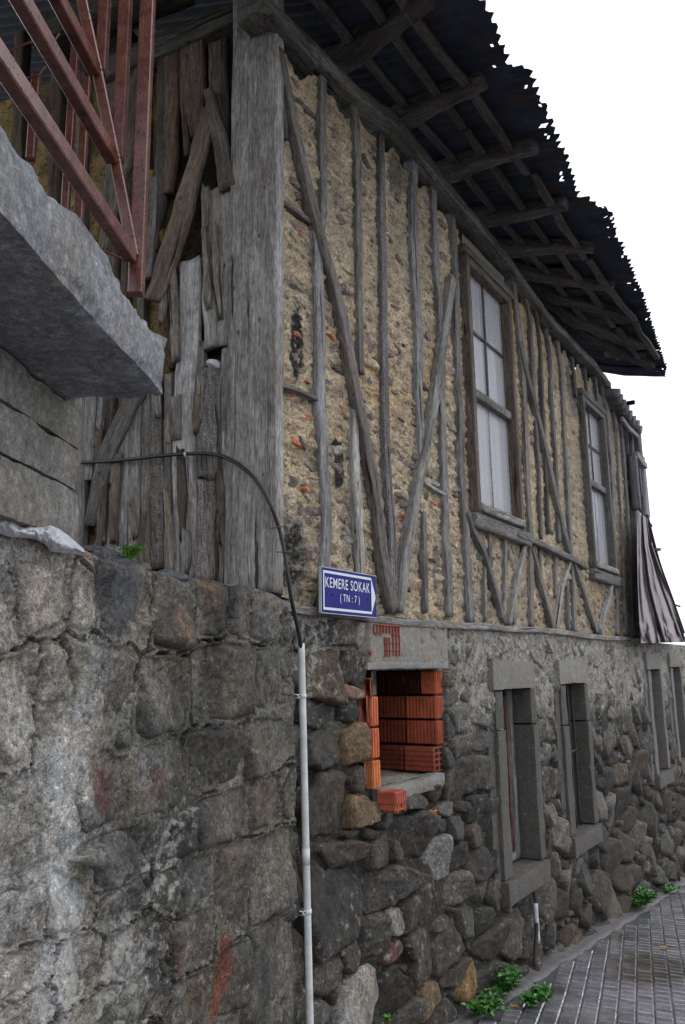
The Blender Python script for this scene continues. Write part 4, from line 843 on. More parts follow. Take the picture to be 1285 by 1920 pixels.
plank([(407,352),(407,500),(408,648)], [54,54,52], LG, proud=.012, ragged=.05); plank([(352,486),(350,650),(346,860),(344,1088)], [40,38,44,46], LG, proud=.004, ragged=.03)
plank([(425,652),(423,700),(421,760),(425,850)], [24,26,30,24], (.22,.205,.19), proud=.016); plank([(389,688),(390,790),(389,892)], [36,38,40], (.22,.21,.21), proud=.020, mat='tarwood', ragged=.06, rough=1.6)
plank([(386,898),(385,980),(385,1092)], [31,32,34], (.23,.205,.195), proud=.018, mat='tarwood', rough=1.4); plank([(411,862),(411,970),(413,1098)], [17,19,20], (.24,.21,.185), proud=.006); plank([(430,862),(430,970),(433,1100)], [19,18,20], (.20,.18,.165), proud=.002)
plank([(374,640),(372,700),(371,900),(372,1088)], [16,14,14], (.21,.2,.19), proud=-.004); plank([(331,742),(331,780),(332,824)], [20,18,18], (.235,.22,.21), proud=.012)
plank([(316,700),(314,880),(312,980),(312,1080)], [14,14,12], (.21,.195,.185), proud=.004); plank([(325,845),(326,900),(322,964)], [9,11,10], LB, proud=.0); plank([(328,1046),(326,1070),(326,1088)], [14,16,16], LG, proud=-.004)
plank([(293,700),(293,820),(292,900),(290,1066)], [18,22,30,40], (.16,.145,.135), proud=.006, mat='tarwood', rough=1.3); plank([(272,700),(272,880),(270,950),(268,1062)], [20,20,22], (.22,.21,.205), proud=.0)
plank([(252,710),(253,850),(252,1058)], [20,22,22], (.24,.225,.215), proud=.010); plank([(226,812),(222,900),(216,1056)], [32,38,42], LG, proud=.008, ragged=.03)
plank([(252,730),(214,820),(188,900),(170,985)], [32,30,27,20], (.17,.155,.145), proud=.030, rough=1.3); plank([(196,1000),(186,1030),(176,1056)], [22,30,30], (.24,.22,.21), proud=.0); plank([(172,735),(170,840),(166,900)], [22,20,14], (.27,.265,.26), proud=.002)
plank([(190,735),(186,800),(178,838)], [10,10,8], LD, proud=.006); plank([(150,730),(150,900),(148,1040)], [20,20,20], LD, proud=.0)
plank([(320,545),(321,620),(320,690)], [14,16,15], (.085,.06,.052), proud=-.008); plank([(330,700),(328,735),(326,765)], [16,14,14], LD, proud=-.006)
# upper part above the slab
plank([(392,200),(372,290),(345,390),(312,480),(280,560)], [28,30,34,34,32], (.215,.165,.135), proud=.030, rough=1.5); plank([(388,165),(402,240),(425,352)], [14,24,32], (.12,.105,.095), proud=.038, T=.05)
plank([(360,70),(364,160),(374,250)], [44,42,26], (.15,.105,.08), proud=.0); plank([(409,75),(411,180),(414,300)], [32,30,22], (.11,.095,.085), proud=-.012); plank([(322,75),(325,200),(318,300),(312,360)], [26,24,20,14], (.17,.115,.09), proud=-.002)
plank([(341,90),(344,190),(350,290)], [12,12,9], (.11,.085,.07), proud=-.008); plank([(303,80),(305,250),(298,380),(286,470)], [18,20,20,16], (.12,.11,.105), proud=-.004); plank([(290,330),(286,420),(276,520)], [16,16,14], (.19,.165,.15), proud=.0)
for x, w_, c_ in ((268,14,LD),(236,12,DB),(206,24,(.17,.14,.12)),(150,15,LD),(100,20,DB),(30,18,DB)): plank([(x+6,60),(x+2,300),(x-6,640),(x-14,1000)], [w_, w_, w_*.9], c_, proud=-.025, T=.06)
plank([(260,120),(230,300),(190,470)], [22,20,18], (.15,.125,.105), proud=.0)
rq = np.random.default_rng(77)
for q_ in range(26):                                             # thin broken laths and slivers nailed over the gaps
    x = rq.uniform(168, 432); y = rq.uniform(330, 1010) if x > 300 else rq.uniform(700, 1000); L_ = rq.uniform(50, 190); tl = rq.uniform(-10, 10)
    cc_ = [(.30,.285,.265),(.15,.12,.10),(.22,.20,.18),(.11,.09,.075),(.26,.225,.19)][rq.integers(5)]
    plank([(x, y), (x+tl*.5+rq.uniform(-3, 3), y+L_*.5), (x+tl, min(y+L_, 1085))], [rq.uniform(8, 14), rq.uniform(11, 18), rq.uniform(6, 13)], cc_, T=.02, proud=rq.uniform(.018, .034), rough=2.2, ragged=.05)
# lumps of yellow clay and a stone caught between the planks
def lump(name, fr, x, y, wx, wz, col, mat, par, off=.0, k=1., flat=.5, lab=None):
    a = fr.px(x, y, off); s_ = a[0]; th = np.arange(16)*2*math.pi/16; sd_ = [s_, a[1], wx, wz, 0.]; r = 1/np.sqrt((np.cos(th)/wx)**2+(np.sin(th)/wz)**2)
    V, Q, T, pr = stone_geo(sd_, th, r, 6, min(wx, wz)*flat, .02, k, .3, 2.2, -off); o = link(name, mkmesh(name, V, Q, T, M[mat], None, np.r_[col, 0.]), par, fr); return o
for q_, (x, y, a_, b_, c_) in enumerate(((330,850,.018,.05,(.5,.36,.17)),(257,795,.022,.03,(.5,.37,.18)),(176,962,.016,.05,(.5,.36,.17)),(194,891,.016,.016,(.5,.38,.2)),(366,800,.008,.05,(.42,.34,.2)),(324,1005,.022,.05,(.36,.20,.11)),(327,1040,.022,.03,(.46,.33,.15)),(364,1030,.022,.05,(.45,.33,.16)),(303,930,.006,.06,(.42,.33,.15)),(283,335,.03,.07,(.42,.30,.12)),(298,440,.022,.06,(.42,.3,.12)))):
    lump('clay_lump', EW, x, y, a_, b_, c_, 'clay', endwall, -.02, q_*2.1)
# house body behind the wall faces (keeps the inside dark)
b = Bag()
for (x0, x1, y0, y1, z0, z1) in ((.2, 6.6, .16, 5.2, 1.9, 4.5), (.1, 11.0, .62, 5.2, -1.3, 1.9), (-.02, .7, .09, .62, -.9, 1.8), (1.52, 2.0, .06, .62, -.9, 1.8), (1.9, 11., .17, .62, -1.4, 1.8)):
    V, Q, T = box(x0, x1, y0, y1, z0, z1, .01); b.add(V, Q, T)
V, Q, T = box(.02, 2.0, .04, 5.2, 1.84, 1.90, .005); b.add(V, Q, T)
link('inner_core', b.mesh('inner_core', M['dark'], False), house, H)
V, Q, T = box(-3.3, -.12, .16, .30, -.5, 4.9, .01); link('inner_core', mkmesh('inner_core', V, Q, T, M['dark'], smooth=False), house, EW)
V, Q, T = box(-.1, 11.0, .0, .6, 1.815, 1.838, .004); link('wall_top', mkmesh('wall_top', V, Q, T, M['mortar'], None, (.16, .15, .14, .2)), house, H)

# ================================================================== RETAINING WALL
ret = root('retaining_wall', place(RW, (0, 0, 0)), 'rough grey retaining wall of big pointed stones under the planked end wall', 'wall')
C6 = [(150,130,95,135),(310,185,45,120),(480,180,110,165),(662,215,82,150),(812,205,68,120),(925,205,52,105),(1015,215,45,120),(390,480,135,180),(635,520,100,150),(860,465,112,160),(1030,440,55,120),(60,560,90,190),(185,560,60,200),(400,890,130,125),(620,850,95,140),(830,770,115,115),(1010,740,70,105),(75,1050,110,170),(240,960,70,140),(480,1160,150,110),(660,1100,90,110),(870,1000,95,100),(1030,930,60,100),(80,1390,95,110),(270,1330,110,120),(480,1320,110,90),(640,1280,60,120),(750,1260,80,110),(890,1290,75,165),(1040,1230,70,150),(90,1590,110,80),(280,1590,100,130),(520,1490,130,110),(740,1480,90,120),(900,1620,75,110),(1040,1570,75,150),(110,1750,120,70),(330,1760,110,80),(560,1700,110,100),(740,1700,80,100)]
def rwx(x, y): return RW.px(x, y)
SR = seeds_from(C6, 2.0726, 0, 1050, RW)
rg = np.random.default_rng(21)
rtop = lambda s_: np.interp(s_, [-2.3, -1.62, -1.45, -1.28, -1.1, -.95, -.7, -.4, -.05, .2], [1.93, 1.93, 1.93, 1.905, 1.90, 1.875, 1.875, 1.885, 1.88, 1.86])
blockR = lambda s_, z, m=0.: (z > rtop(s_)+.0) | (s_ > .02) | (s_ < -2.3)
SR = pack(SR, (-2.2, 0., .0, 1.85), (.13, .10, .07, .045), (1., 1.5), blockR, rg, 250, .9); SR = np.array(SR)
SRT = SR.T
def ret_fields(s_, z):
    wx = s_+.012*n2(s_, z, 7, 3, 2); wz = z+.012*n2(s_, z, 7, 3, 9); d1 = np.full(len(s_), 9.); d2 = np.full(len(s_), 9.)
    for sd_ in SR:
        m_ = (np.abs(wx-sd_[0]) < sd_[2]*1.9+.05) & (np.abs(wz-sd_[1]) < sd_[3]*1.9+.05)
        if not m_.any(): continue
        d = Dn(wx[m_], wz[m_], sd_); a, b_ = d1[m_], d2[m_]; d2[m_] = np.where(d < a, a, np.minimum(b_, d)); d1[m_] = np.minimum(a, d)
    return d1, d2
def hret(s_, z):
    d1, d2 = ret_fields(s_, z); e = np.clip(d2-d1, 0, 1); pt_ = sst(.30, .06, e); line = sst(.035, .0, np.abs(e-.03)+.02*n2(s_, z, 5, 2, 44))
    keepj = sst(-.25, .1, n2(s_, z, 2., 2, 91))
    inner = sst(.22, .40, e); smear = sst(.05, .45, n2(s_, z, 3.1, 4, 19)+.25*sst(-.9, -1.3, s_))
    line = sst(.042, .010, np.abs(e-.045+.02*n2(s_, z, 9, 2, 44)))
    h = .004*n2(s_, z, 6, 3, 6)+.004*n2(s_, z, 30, 4, 7)+.004*n2(s_, z, 70, 3, 8)+.010*pt_*keepj-.012*inner*(1-smear)+.012*smear-.030*line*keepj
    left = sst(-.95, -1.25, s_); h = h+.014*left*n2(s_, z, 8, 4, 17); LINE[0] = line*keepj
    return h-.03*sst(rtop(s_)-.03, rtop(s_), z)
LINE = [None]
def pm(s_, z, px_, rx, rz_, k=0., nz=.35):                       # stain mask centred on a pixel
    a = rwx(*px_); return sst(1.15, .55, np.sqrt(((s_-a[0])/rx)**2+((z-a[1])/rz_)**2)+nz*n2(s_, z, 7, 4, k))
def tint(s_, z, c, al):
    def mixin(c, q, col, f): q = (q*f)[:, None]; return c*(1-q)+np.array(col)*q
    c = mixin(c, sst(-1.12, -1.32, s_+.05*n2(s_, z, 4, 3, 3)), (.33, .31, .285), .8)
    wst = sst(.10, .02, np.abs(s_-(-1.33)+.04*n2(s_, z, 3, 3, 5)))*sst(1.62, 1.4, z); c = mixin(c, wst, (.50, .50, .50), .65)
    c = mixin(c, sst(1.35, .95, z)*sst(-.6, -.9, s_)*sst(-.4, .4, n2(s_, z, 3, 3, 29)), (.36, .345, .32), .55); al = al+.2*sst(1.3, .9, z)*sst(-.5, -.9, s_)+.25*wst
    c = mixin(c, pm(s_, z, (420,1815), .055, .085, 1, .9), (.20, .055, .030), .75); c = mixin(c, pm(s_, z, (405,1880), .04, .06, 5, .7), (.30, .08, .04), .7); c = mixin(c, pm(s_, z, (335,1810), .03, .06, 2), (.20, .09, .06), .5)
    c = mixin(c, pm(s_, z, (185,1480), .06, .07, 3, .5), (.11, .03, .026), .8); c = mixin(c, pm(s_, z, (290,1470), .05, .06, 4), (.12, .05, .04), .5); c = mixin(c, pm(s_, z, (150,1620), .04, .05, 8), (.10, .125, .05), .45)
    c = mixin(c, pm(s_, z, (330,1170), .045, .07, 6), (.30, .20, .145), .7); c = mixin(c, pm(s_, z, (390,1110), .05, .05, 7), (.36, .24, .16), .7); c = mixin(c, pm(s_, z, (395,1090), .05, .02, 9, .6), (.46, .19, .04), .5)
    c = mixin(c, pm(s_, z, (215,1110), .11, .14, 10), (.085, .09, .105), .85); c = mixin(c, pm(s_, z, (135,1300), .02, .2, 11), (.085, .10, .045), .5); c = mixin(c, pm(s_, z, (365,1860), .08, .05, 12), (.16, .09, .04), .4)
    for p_, a_ in (((300,1620), .10), ((330,1540), .08), ((490,1670), .035), ((310,1330), .04), ((440,1450), .05), ((230,1820), .12)): al = al+.26*pm(s_, z, p_, a_, a_*1.2, a_*99)
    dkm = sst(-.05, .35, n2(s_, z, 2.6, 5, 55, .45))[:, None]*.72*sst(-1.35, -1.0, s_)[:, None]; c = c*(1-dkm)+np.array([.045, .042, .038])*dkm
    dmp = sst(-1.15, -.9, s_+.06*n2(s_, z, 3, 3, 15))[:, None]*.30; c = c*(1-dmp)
    return np.clip(c, 0, 1), al
def cret(s_, z, h):
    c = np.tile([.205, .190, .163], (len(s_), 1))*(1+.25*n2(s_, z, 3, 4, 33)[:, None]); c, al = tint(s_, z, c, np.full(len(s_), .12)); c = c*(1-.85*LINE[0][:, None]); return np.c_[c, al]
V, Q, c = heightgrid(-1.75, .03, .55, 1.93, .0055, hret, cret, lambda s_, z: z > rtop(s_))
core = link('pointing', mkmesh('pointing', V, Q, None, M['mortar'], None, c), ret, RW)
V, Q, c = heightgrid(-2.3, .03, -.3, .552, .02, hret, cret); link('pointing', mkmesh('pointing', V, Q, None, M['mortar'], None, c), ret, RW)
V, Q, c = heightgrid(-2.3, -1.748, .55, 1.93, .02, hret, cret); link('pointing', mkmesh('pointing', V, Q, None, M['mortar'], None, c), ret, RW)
def colR(i, sd_, V):
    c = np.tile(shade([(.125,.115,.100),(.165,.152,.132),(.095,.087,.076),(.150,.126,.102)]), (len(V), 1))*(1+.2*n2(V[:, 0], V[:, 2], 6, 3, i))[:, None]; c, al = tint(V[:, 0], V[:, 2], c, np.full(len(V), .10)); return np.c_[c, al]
ordR = sorted(range(len(SR)), key=lambda i: -SR[i][2]*SR[i][3])
build_stones(SR, ordR, RW, ret, 'stone', M['stone'], colR, lambda i, sd_: .003+.007*abs(math.sin(i*1.7))+(.010 if sd_[1] > 1.66 else 0), blockR, gap=.005, back=.022, res=.9, e=12., chip=.035, fine=1.0, lim=1.9)
# ragged cap and body
nx = 120; xs = np.linspace(-2.3, .03, nx); ys = np.linspace(0, .9, 24); A, B = np.meshgrid(xs, ys); A = A.ravel(); B = B.ravel()
V = np.stack([A, B+.012, rtop(A)-.012+.02*n2(A, B, 9, 4, 5)*sst(0, .05, B)-.0*B], 1); i = np.arange(23)[:, None]*nx; j = np.arange(nx-1)[None]; Q = np.stack([i+j, i+j+1, i+nx+j+1, i+nx+j], -1).reshape(-1, 4)
link('wall_top', mkmesh('wall_top', V, Q, None, M['mortar'], None, (.12, .115, .11, .2)), ret, RW)
V, Q, T = box(-2.3, -.05, .05, .35, -.5, 1.80, .02); link('wall_body', mkmesh('wall_body', V, Q, T, M['mortar'], None, (.12, .115, .11, .1)), ret, RW)
for q_, (x, y, a_, b_) in enumerate(((200,1046,.10,.035),(268,1064,.06,.022),(335,1082,.07,.024),(410,1100,.06,.022),(480,1112,.07,.020),(150,1046,.06,.03))):
    lump('cap_stone', RW, x, y, a_, b_, [(.09,.095,.105),(.15,.14,.13),(.26,.19,.14)][q_ % 3 if q_ > 3 else 0], 'stone', ret, -.02, q_*3.3, .8)

# ================================================================== CONCRETE BALCONY
con = root('concrete_building', place(CN, (0, 0, 1.9)), 'grey concrete wall with a projecting balcony slab at the left edge', 'building')
def rough_box(name, x0, x1, y0, y1, z0, z1, st, amp, col, k, edge=.0, al=.1, mat='concrete', cfun=None):
    b = Bag(); 
    def face(o, u, v):
        o, u, v = map(np.array, (o, u, v)); nu, nv = [max(2, int(np.linalg.norm(q_)/st)) for q_ in (u, v)]; A, B = np.meshgrid(np.linspace(0, 1, nu+1), np.linspace(0, 1, nv+1)); P = o+A.ravel()[:, None]*u+B.ravel()[:, None]*v
        i = np.arange(nv)[:, None]*(nu+1); j = np.arange(nu)[None]; b.add(P, np.stack([i+j, i+j+1, i+nu+2+j, i+nu+1+j], -1).reshape(-1, 4))
    X, Y, Z = x1-x0, y1-y0, z1-z0
    face((x0, y0, z0), (X, 0, 0), (0, 0, Z)); face((x1, y0, z0), (0, Y, 0), (0, 0, Z)); face((x0, y0, z1), (X, 0, 0), (0, Y, 0)); face((x0, y1, z0), (X, 0, 0), (0, -Y, 0)); face((x0, y1, z0), (0, -Y, 0), (0, 0, Z))
    V = np.concatenate(b.V); C = np.array([(x0+x1)/2, (y0+y1)/2, (z0+z1)/2]); Hf = np.array([X, Y, Z])/2; e = Hf-np.abs(V-C); srt = np.sort(e, axis=1); dr = np.sign(C-V)*(e < .03)
    ch = np.clip(1-srt[:, 1]/.045, 0, 1)*edge*np.clip(.45+1.6*fbm(V*8+k, 5), 0, 2.2)
    V = V+dr*ch[:, None]+amp*np.stack([fbm(V*6+k+q_*7, 4) for q_ in range(3)], 1); c = np.c_[np.tile(col, (len(V), 1)), np.full(len(V), al)]
    if cfun: c = cfun(V, c)
    return link(name, mkmesh(name, V, np.concatenate(b.Q), None, M[mat], None, c), con, CN)
def slabcol(V, c):
    q = sst(.02, -.03, V[:, 1])[:, None]*.0; brn = (sst(.02, .1, fbm(V*4, 3))*sst(.02, .0, V[:, 1]))[:, None]*.2; return np.c_[c[:, :3]*(1-brn)+np.array([.18, .16, .12])*brn, c[:, 3]]
rough_box('balcony_slab', -2.6, 0, 0, 1.6, 2.268, 2.425, .011, .007, (.215, .22, .235), 3., edge=.013, al=.05, cfun=slabcol)
zs_ = [1.90, 2.035, 2.15, 2.262]
for k in range(3): rough_box('wall_course', -2.6, .055+.003*math.sin(k*2), .24+.004*k, 1.6, zs_[k]+.002, zs_[k+1]-.002, .014, .004, (.20, .19, .172), 5.+k, edge=.007, al=.05)
rough_box('unseen_shade_wall', -2.6, -.1, 1.25, 1.6, 2.43, 4.9, .05, .006, (.22, .21, .2), 9., edge=.004, al=.05)  # out of view, added to darken the railing and left side
rough_box('unseen_shade_slab', -2.9, -.1, -.15, 1.6, 4.9, 5.02, .05, .006, (.22, .21, .2), 10., edge=.004, al=.05)  # unseen overhang, added to keep sky light off the left side
# broken pocket under the slab near the viewer
for q_, (x, y, a_, b_) in enumerate(((40,455,.05,.02),(80,540,.05,.015),(200,610,.03,.015))): pass
# white plastic sheet squeezed on the wall top
def cloth():
    pts = [(-30,962,-30,1000),(0,955,0,1000),(20,968,18,1006),(40,985,40,1008),(70,983,66,1010),(95,985,84,1018),(112,992,98,1034),(130,1005,118,1036),(158,1030,160,1042)]
    us = np.linspace(0, len(pts)-1, 110); V = []
    for u in us:
        i = min(int(u), len(pts)-2); f_ = u-i; a = np.array(pts[i])*(1-f_)+np.array(pts[i+1])*f_
        for v in np.linspace(0, 1, 18):
            x, y = a[0]*(1-v)+a[2]*v, a[1]*(1-v)+a[3]*v; off = .03+.03*math.sin(v*math.pi)+.018*fbm([[u*1.3, v*2.4, 4.]], 4)[0]; p = RW.pt(x, y, off); V.append(p)
    n = 18; Q = [[r*n+c_, r*n+c_+1, (r+1)*n+c_+1, (r+1)*n+c_] for r in range(len(us)-1) for c_ in range(n-1)]
    O = np.array(V).mean(0); b = Bag(); b.add(np.array(V)-O, Q); V2 = np.array(V)-O; V2[:, 1] += .003; b.add(V2, np.array(Q)[:, ::-1])
    tag(link('plastic_sheet', b.mesh('plastic_sheet', M['whiteplast']), None, place(RW, O)), 'crumpled dirty white plastic sheet squeezed between concrete wall and stone wall', 'plastic sheet')
cloth()
# white lump of foam on the planks
a = EW.px(399, 683, .03); th = np.arange(24)*2*math.pi/24; r = 1/np.sqrt((np.cos(th)/.028)**2+(np.sin(th)/.026)**2)
V, Q, T, pr = stone_geo([0, 0, .028, .026, 0], th, r, 8, .03, .02, 3.3, .5, 2.1, 0.); tag(link('foam_lump', mkmesh('foam_lump', V, Q, T, M['whiteplast']), None, place(EW, (a[0], -.035, a[1]))), 'small dirty white foam lump stuffed between grey planks left of the corner post', 'foam')
# red steel railing
rail = root('steel_railing', place(CN, (-.1, .02, 2.42)), 'red painted steel railing standing on the edge of the concrete balcony', 'railing')
def sqt(name, A, B, w_, d_=None, par=rail, nrm=(0, -1, 0)):
    A, B = np.array(A), np.array(B); d_ = d_ or w_; t = (B-A); L = np.linalg.norm(t); t /= L; N = np.array(nrm, float); N -= (N@t)*t; N /= np.linalg.norm(N); X = np.cross(N, t)
    V, Q, T = box(-w_/2, w_/2, -d_/2, d_/2, 0, L, .003); V = A+V[:, :1]*X+V[:, 1:2]*(-N)+V[:, 2:]*t; link(name, mkmesh(name, V, Q, T, M['red'], smooth=False), par)
    return
def atd(x, y, dep): d = ray(x, y); return CAM+d*dep/d[1]
rail_inv = None
def world_tube(name, A, B, w_, d_=None, nrm=(0, -1, 0)):
    A, B = np.array(A), np.array(B); d_ = d_ or w_; t = (B-A); L = np.linalg.norm(t); t /= L; N = np.array(nrm, float); N -= (N@t)*t; N /= np.linalg.norm(N); X = np.cross(N, t)
    V, Q, T = box(-w_/2, w_/2, -d_/2, d_/2, 0, L, .003); V = A+V[:, :1]*X+V[:, 1:2]*(-N)+V[:, 2:]*t; link(name, mkmesh(name, V, Q, T, M['red'], smooth=False), rail, Matrix.Identity(4))
DA = 1.80
pA, pB, pC, pD = atd(252, 484, DA), atd(217, 302, DA), atd(184, 138, DA), atd(152, -10, DA)
vup = np.array([0, 0, 1.])
p0 = atd(248, 545, DA+.0)
def upto(P, y, dep=DA): 
    # vertical post from P up to image height y
    lo_, hi_ = 0, 4.
    for _ in range(40):
        mi = (lo_+hi_)/2; Q_ = P+vup*mi-CAM; v = 960-FPX*(Q_@UP)/(Q_@FW)
        if v > y: lo_ = mi
        else: hi_ = mi
    return P+vup*lo_
pa = atd(258, 484, DA+.01); world_tube('post', pa-vup*.10, upto(pa, -40), .036, .03, nrm=(0, -1, 0)); pb = atd(214+8, 302, DA+.02); world_tube('post', pb, upto(pb, -40), .031, .03); pc = atd(190, 138, DA+.03); world_tube('post', pc, upto(pc, -40), .028, .03)
for A_, B_ in ((pA, pB), (pB, pC), (pC, pD)): world_tube('sloping_rail', A_, B_, .028, .024)
rd_ = -CN.X
for P_, L in ((pA, 1.35), (pB, 1.3), (pC, 1.2)): world_tube('rail', P_+np.array([-.005, -.012, 0]), P_+rd_*L, .038, .03, nrm=(0, -1, 0.))
for (xa, ya, xb, yb, w_) in ((160,146,148,420,.020),(76,142,58,300,.022),(150,60,120,440,.020)):
    A_ = atd(xb, yb, 2.55); world_tube('back_post', A_, upto(A_, ya), w_*1.35)
for (xa, ya, xb, yb) in ((-20,112,58,78),(30,150,72,142),(72,142,86,124),(86,100,112,62),(15,205,40,180),(195,470,232,486)): world_tube('rod', atd(xa, ya, 2.5), atd(xb, yb, 2.5), .008)

# ================================================================== SIGN, CABLE, PIPES
s0, s1 = H.px(603, 1100, .085)[0], H.px(705.5, 1100, .085)[0]; zt_, zb_ = H.px(603, 1063, .085)[1], H.px(603, 1148, .085)[1]; SWd, SHt = s1-s0, zt_-zb_
sign = root('street_sign', place(H, (s0, -.085, zb_)), 'blue enamel street sign reading KEMERE SOKAK (TN : 7) above the brick niche', 'street sign'); sM = WM[sign.name]
V, Q, T = box(0, SWd, 0, .012, 0, SHt, .002); link('sign_board', mkmesh('sign_board', V, Q, T, M['signblue'], smooth=False), sign, sM)
V, Q, T = box(-.003, 0., -.001, .013, -.001, SHt+.001, .001); b = Bag(); b.add(V, Q, T)
for (x0, x1, z0, z1) in ((0, SWd, SHt, SHt+.003), (0, SWd, -.003, 0)): V, Q, T = box(x0, x1, -.001, .013, z0, z1, .001); b.add(V, Q, T)
link('sign_rim', b.mesh('sign_rim', M['pvc'], False), sign, sM)
b = Bag(); t_ = .011
def flat(poly): b.add([(x*SWd, -.0015, z*SHt) for x, z in poly], None, [[0, q_, q_+1] for q_ in range(1, len(poly)-1)])
tx, tz = t_/SWd, t_/SHt; L_, R_, B_, T_ = .025, .895, .065, .94
flat([(L_, T_-tz), (R_, T_-tz), (R_, T_), (L_, T_)]); flat([(L_, B_), (R_, B_), (R_, B_+tz), (L_, B_+tz)]); flat([(L_, B_+tz), (L_+tx*.8, B_+tz), (L_+tx*.8, T_-tz), (L_, T_-tz)])
flat([(R_-.0, B_), (.975, .44), (.975, .52), (R_-.0, T_)])
link('printed_border', b.mesh('printed_border', M['signwhite'], False), sign, sM)
for txt, x0, x1, z0, z1 in (('KEMERE SOKAK', .062, .865, .565, .80), ('( TN : 7 )', .31, .665, .235, .46)):
    cu = bpy.data.curves.new('lettering', 'FONT'); cu.body = txt; cu.size = 1.; cu.offset = .006; cu.space_character = 1.12; cu.resolution_u = 6; cu.materials.append(M['signwhite'])
    o = link('lettering', cu, sign, sM); bpy.context.view_layer.update(); bb = np.array([list(v) for v in o.bound_box]); mn, mx_ = bb.min(0), bb.max(0)
    me_ = bpy.data.meshes.new_from_object(o.evaluated_get(bpy.context.evaluated_depsgraph_get())); bpy.data.objects.remove(o); o = link('lettering', me_, sign, sM)
    sx, sy = (x1-x0)*SWd/(mx_[0]-mn[0]), (z1-z0)*SHt/(mx_[1]-mn[1])
    o.matrix_basis = Matrix(((sx, 0, 0, x0*SWd-mn[0]*sx), (0, 0, -1, -.002), (0, sy, 0, z0*SHt-mn[1]*sy), (0, 0, 0, 1)))
for x, z in ((.20, .42), (.835, .42)):
    V, Q, T = tube([(x*SWd, -.004, z*SHt), (x*SWd, .0, z*SHt)], .0045, 10, .01); link('screw', mkmesh('screw', V, Q, T, M['iron']), sign, sM)
# cable
cp = [(EW, 150, 867, .02), (EW, 190, 866, .03), (EW, 250, 861, .04), (EW, 300, 855, .045), (EW, 345, 851, .045), (EW, 385, 850, .05), (EW, 415, 854, .055), (EW, 445, 868, .06), (EW, 475, 893, .06), (EW, 497, 925, .06), (EW, 510, 950, .065)]
P = [EW.O+EW.X*f_.px(x, y, o_)[0]-EW.Y*o_+np.array([0, 0, f_.px(x, y, o_)[1]]) for f_, x, y, o_ in cp]
for x, y, o_ in ((524, 990, .055), (533, 1030, .07), (540, 1080, .085), (548, 1130, .085), (557, 1170, .075), (564, 1203, .06), (566, 1230, .055)): P.append(H.O+H.X*H.px(x, y, o_)[0]-H.Y*o_+np.array([0, 0, H.px(x, y, o_)[1]]))
P = np.array(P); O = P[0].copy(); V, Q, T = tube(P-O, .0085, 12, .012); cab = root('black_cable', Matrix.Translation(Vector(O)), 'thick black cable curving over the planks and corner post into the grey conduit', 'cable')
link('cable', mkmesh('cable', V, Q, T, M['cable']), cab, WM[cab.name])
def ringat(x, y, fr, off, r, nm, mat, ln=.008, dirv=(1, 0, 0)):
    p = fr.pt(x, y, off); d_ = np.array(dirv)*ln; V, Q, T = tube([p-d_/2, p+d_/2], r, 14, .01); link(nm, mkmesh(nm, V, Q, T, M[mat]), cab, fr)
ringat(349, 852, EW, .045, .0125, 'cable_clip', 'whiteplast')
for fr, x0, y0, x1, y1, o_ in ((H, 508, 991, 536, 986, .07), (H, 520, 1035, 544, 1035, .085), (EW, 420, 955, 445, 956, .02), (EW, 304, 828, 318, 832, .02)):
    A_, B_ = fr.pt(x0, y0, o_), fr.pt(x1, y1, o_); V, Q, T = tube([A_, B_], .0022, 6, .05); link('nail', mkmesh('nail', V, Q, T, M['iron']), cab, fr)
# conduit
pp = H.px(565, 1206, .055); pq = H.px(583, 1990, .055); cond = root('conduit_pipe', place(H, (pq[0], -.055, pq[1])), 'long pale grey plastic conduit running down the dark stone wall', 'pipe')
V, Q, T = tube([(pp[0], -.055, pp[1]), (pq[0], -.055, pq[1])], .0145, 20, .05); link('pipe', mkmesh('pipe', V, Q, T, M['pvc']), cond, H)
V, Q, T = tube([(pp[0], -.055, pp[1]+.0), (pp[0], -.055, pp[1]-.002)], .0155, 20, .05)
yj = H.px(575, 1590, .055)[1]; f_ = (yj-pp[1])/(pq[1]-pp[1]); xj = pp[0]+(pq[0]-pp[0])*f_; V, Q, T = tube([(xj, -.055, yj), (xj, -.055, yj-.06)], .0158, 20, .05); link('coupling', mkmesh('coupling', V, Q, T, M['pvc']), cond, H)
for y in (1305, 1712):
    zc = H.px(570, y, .055)[1]; f_ = (zc-pp[1])/(pq[1]-pp[1]); xc = pp[0]+(pq[0]-pp[0])*f_; b = Bag(); V, Q, T = tube([(xc, -.055, zc-.008), (xc, -.055, zc+.008)], .0172, 20, .02); b.add(V, Q, T)
    V, Q, T = box(xc-.034, xc-.012, -.060, -.02, zc-.009, zc+.009, .003); b.add(V, Q, T); V, Q, T = box(xc-.04, xc+.02, -.035, -.01, zc-.006, zc+.006, .003); b.add(V, Q, T); link('pipe_clamp', b.mesh('pipe_clamp', M['pvc']), cond, H)
# thin waste pipe under the first stone window
a, b_ = H.px(1002, 1655, .05), H.px(1002, 1812, .05); wp = root('waste_pipe', place(H, (b_[0], -.05, b_[1])), 'thin rusty pipe dropping from the first stone window sill to the street', 'pipe')
V, Q, T = tube([(a[0], .0, a[1]+.01), (a[0], -.05, a[1]), (a[0]+.01, -.052, (a[1]+b_[1])/2), (b_[0], -.05, b_[1])], .012, 10, .03); link('pipe', mkmesh('pipe', V, Q, T, M['iron']), wp, H)
V, Q, T = tube([(a[0], -.05, a[1]-.12), (a[0]+.004, -.052, a[1]-.35)], .0135, 10, .03); link('painted_sleeve', mkmesh('painted_sleeve', V, Q, T, M['whiteplast']), wp, H)

